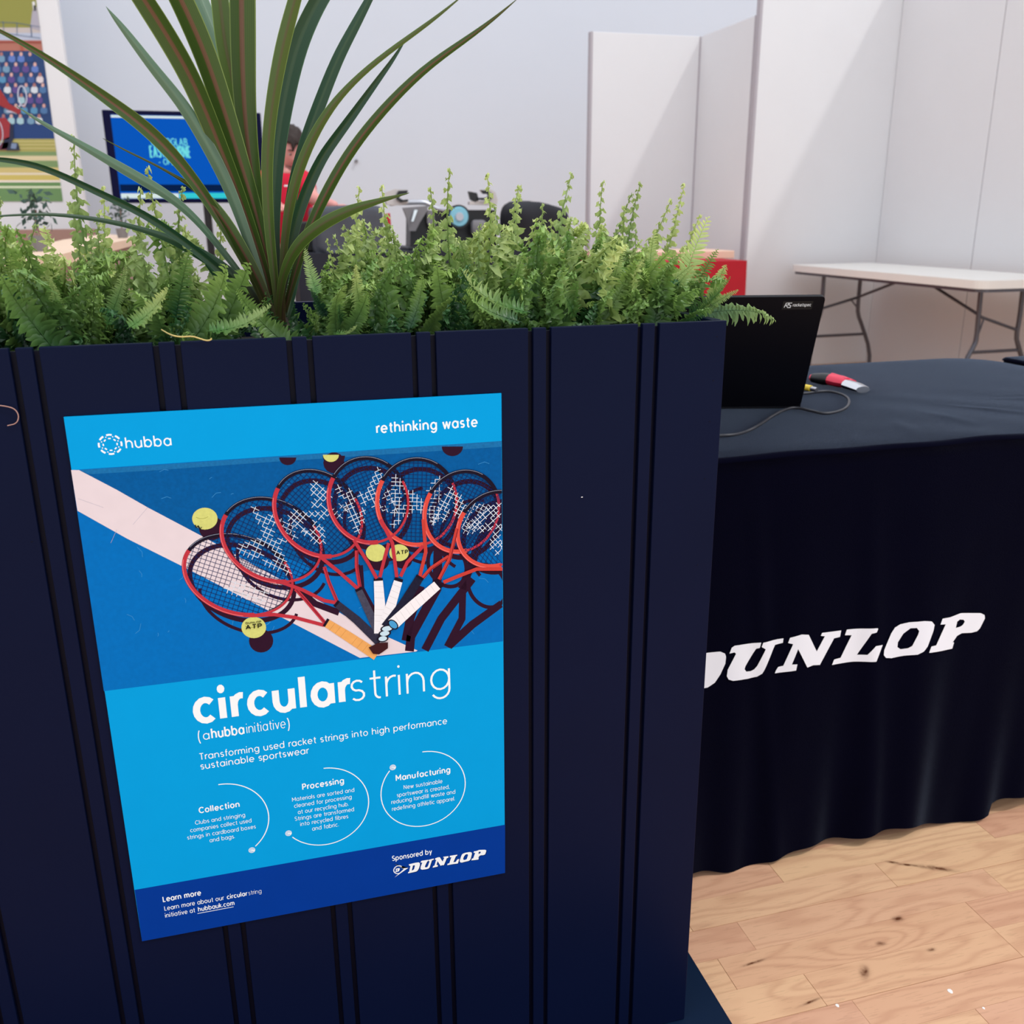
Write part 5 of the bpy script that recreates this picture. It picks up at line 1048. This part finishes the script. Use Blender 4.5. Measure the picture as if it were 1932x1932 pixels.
# fronds that face the viewer: neat comb fronds on the right, one reaching past the corner
N2 = [frond_mesh(60, Ln=.18, npair=22, plen=.031, pw=.0105, arch=.9, wav=.5, droop=.35, start=.04, taper=.8), frond_mesh(61, Ln=.18, npair=24, plen=.030, pw=.0065, arch=.5, wav=.35, droop=.3, start=.05), frond_mesh(62, Ln=.18, npair=30, plen=.024, pw=.0066, arch=.8, wav=.5, droop=.3, start=.05)]
GB = fernmat('fern_bluegreen', (104, 142, 108), (190, 214, 130), .4)
e8, e7, e6, e5, e4 = ferns[8], ferns[7], ferns[6], ferns[5], ferns[4]
aim(var(N2[0], GB), U(1318, 592, .10), U(1460, 607, .02), e8, Vector((0, -1, -.40)), 1.03)
aim(var(N2[1], FL), U(1278, 590, .12), U(1338, 408, .16), e8, Vector((-.2, -1, .1)))
aim(var(N2[2], FM), U(1290, 600, .10), U(1378, 520, .06), e8, Vector((-.3, -.6, .9)))
aim(var(N2[2], FL), U(1235, 600, .10), U(1232, 432, .10), e7, Vector((0, -1, .1)))
aim(var(N2[2], FM), U(970, 600, .08), U(985, 478, .04), e6, Vector((0, -1, .25)))
aim(var(N2[2], FL), U(690, 610, .08), U(668, 500, .04), e4, Vector((0, -1, .25)))
aim(var(N2[1], FL), U(600, 560, .12), U(576, 468, .14), e4, Vector((0, -1, 0)))
aim(var(N2[0], FM), U(770, 625, .05), U(800, 520, .04), e5, Vector((-.6, -1, .2)))
aim(var(N2[0], FM), U(985, 608, .04), U(880, 545, .03), e6, Vector((0, -.8, .8)))
aim(var(N2[0], FL), U(1000, 590, .06), U(872, 508, .05), e6, Vector((0, -.6, 1)))
aim(var(N2[0], FL), U(390, 625, .05), U(513, 577, .05), ferns[3], Vector((0, -.6, 1)))
aim(var(N2[0], FL), U(240, 620, .05), U(318, 545, .04), ferns[2], Vector((0, -.8, .6)))
aim(var(N2[0], FL), U(630, 628, .05), U(672, 615, .02), e4, Vector((0, -.6, 1)))
aim(var(N2[2], FD), U(620, 600, .08), U(585, 545, .05), e4, Vector((0, -1, .2)))
for (a_, b_, dd_, mi, fc) in (((1290, 590), (1355, 470), .12, 1, -.3), ((1310, 600), (1392, 545), .06, 2, -.2), ((1250, 600), (1310, 500), .08, 2, .2), ((1150, 605), (1175, 470), .08, 2, 0), ((1330, 598), (1372, 500), .12, 0, -.4), ((1090, 600), (1060, 505), .06, 0, .3), ((330, 610), (360, 470), .1, 1, .1), ((120, 620), (90, 520), .06, 2, 0), ((40, 630), (20, 480), .1, 1, .3), ((200, 620), (235, 500), .08, 2, -.2)):
    ft_ = U(*a_, dd_+.03); aim(var(N2[mi], (FL, FM)[mi % 2]), ft_, U(*b_, dd_), min(ferns, key=lambda f: abs(f.location.x-ft_.x)), Vector((fc, -1, .1)))
for (fx_, fy_, tx_, ty_, tz_, mi) in ((.44, .10, .495, .05, .075, 0), (.46, .08, .50, .03, .055, 0), (.43, .06, .49, .03, .05, 2), (.47, .2, .50, .12, .08, 0), (.45, .16, .51, .10, .10, 1), (.05, .30, .06, .33, .11, 2), (.02, .32, -.02, .34, .10, 0), (.08, .31, .13, .30, .10, 0), (-.04, .28, -.08, .22, .10, 2), (.10, .16, .13, .06, .09, 0), (.12, .1, .09, .04, .07, 2), (-.03, .1, -.06, .04, .05, 0)):
    aim(var(N2[mi], (FM, FL, FD)[mi]), (fx_, fy_, ZS+.005), (tx_, ty_, ZS+tz_), min(ferns, key=lambda f: abs(f.location.x-fx_)), Vector((.3, -1, .2)))
# extra low leaves along the front rim
for j in range(34):
    px_ = 10+j*40.5; 
    if 440 < px_ < 575: continue
    ft = U(px_+rf.uniform(-18, 18), 622-px_*.02, .07+rf.uniform(0, .05)); ft.z = ZS+.01; r_ = min(ferns, key=lambda f: abs(f.location.x-ft.x)+(.2 if f.location.y > .22 else 0))
    tp = ft+Vector((rf.uniform(-.07, .07), rf.uniform(-.05, 0), rf.uniform(.06, .11))); tp.y = max(tp.y, .02)
    if tp.x > .47: tp.x = .47
    aim(rf.choice([var(N2[0], FM), BUm[j % 7], BUd[j % 7], NEm[j % 3]]), ft, tp, r_, Vector((rf.uniform(-.6, .6), -1, rf.uniform(0, .8))))
ROOTM = mat('dry_root', (196, 176, 110), .8)
MB().tube(smooth([U(305, 622, .03), U(322, 632, -.001), U(340, 636, -.003), U(362, 634, -.003), U(375, 638, -.003), U(390, 643, -.003), U(399, 641, -.003), U(398, 638, -.003)]), .0007, 5).build('dry_root', ROOTM, ferns[2])
MB().tube(smooth([U(-12, 764, -.002), U(10, 766, -.003), U(28, 771, -.003), U(36, 784, -.003), U(32, 799, -.003), U(14, 803, -.002)]), .0005, 5).build('dry_root', mat('root_pale', (170, 130, 120), .8), ferns[0])
print('meshes', len(bpy.data.meshes), 'objects', len(bpy.data.objects))
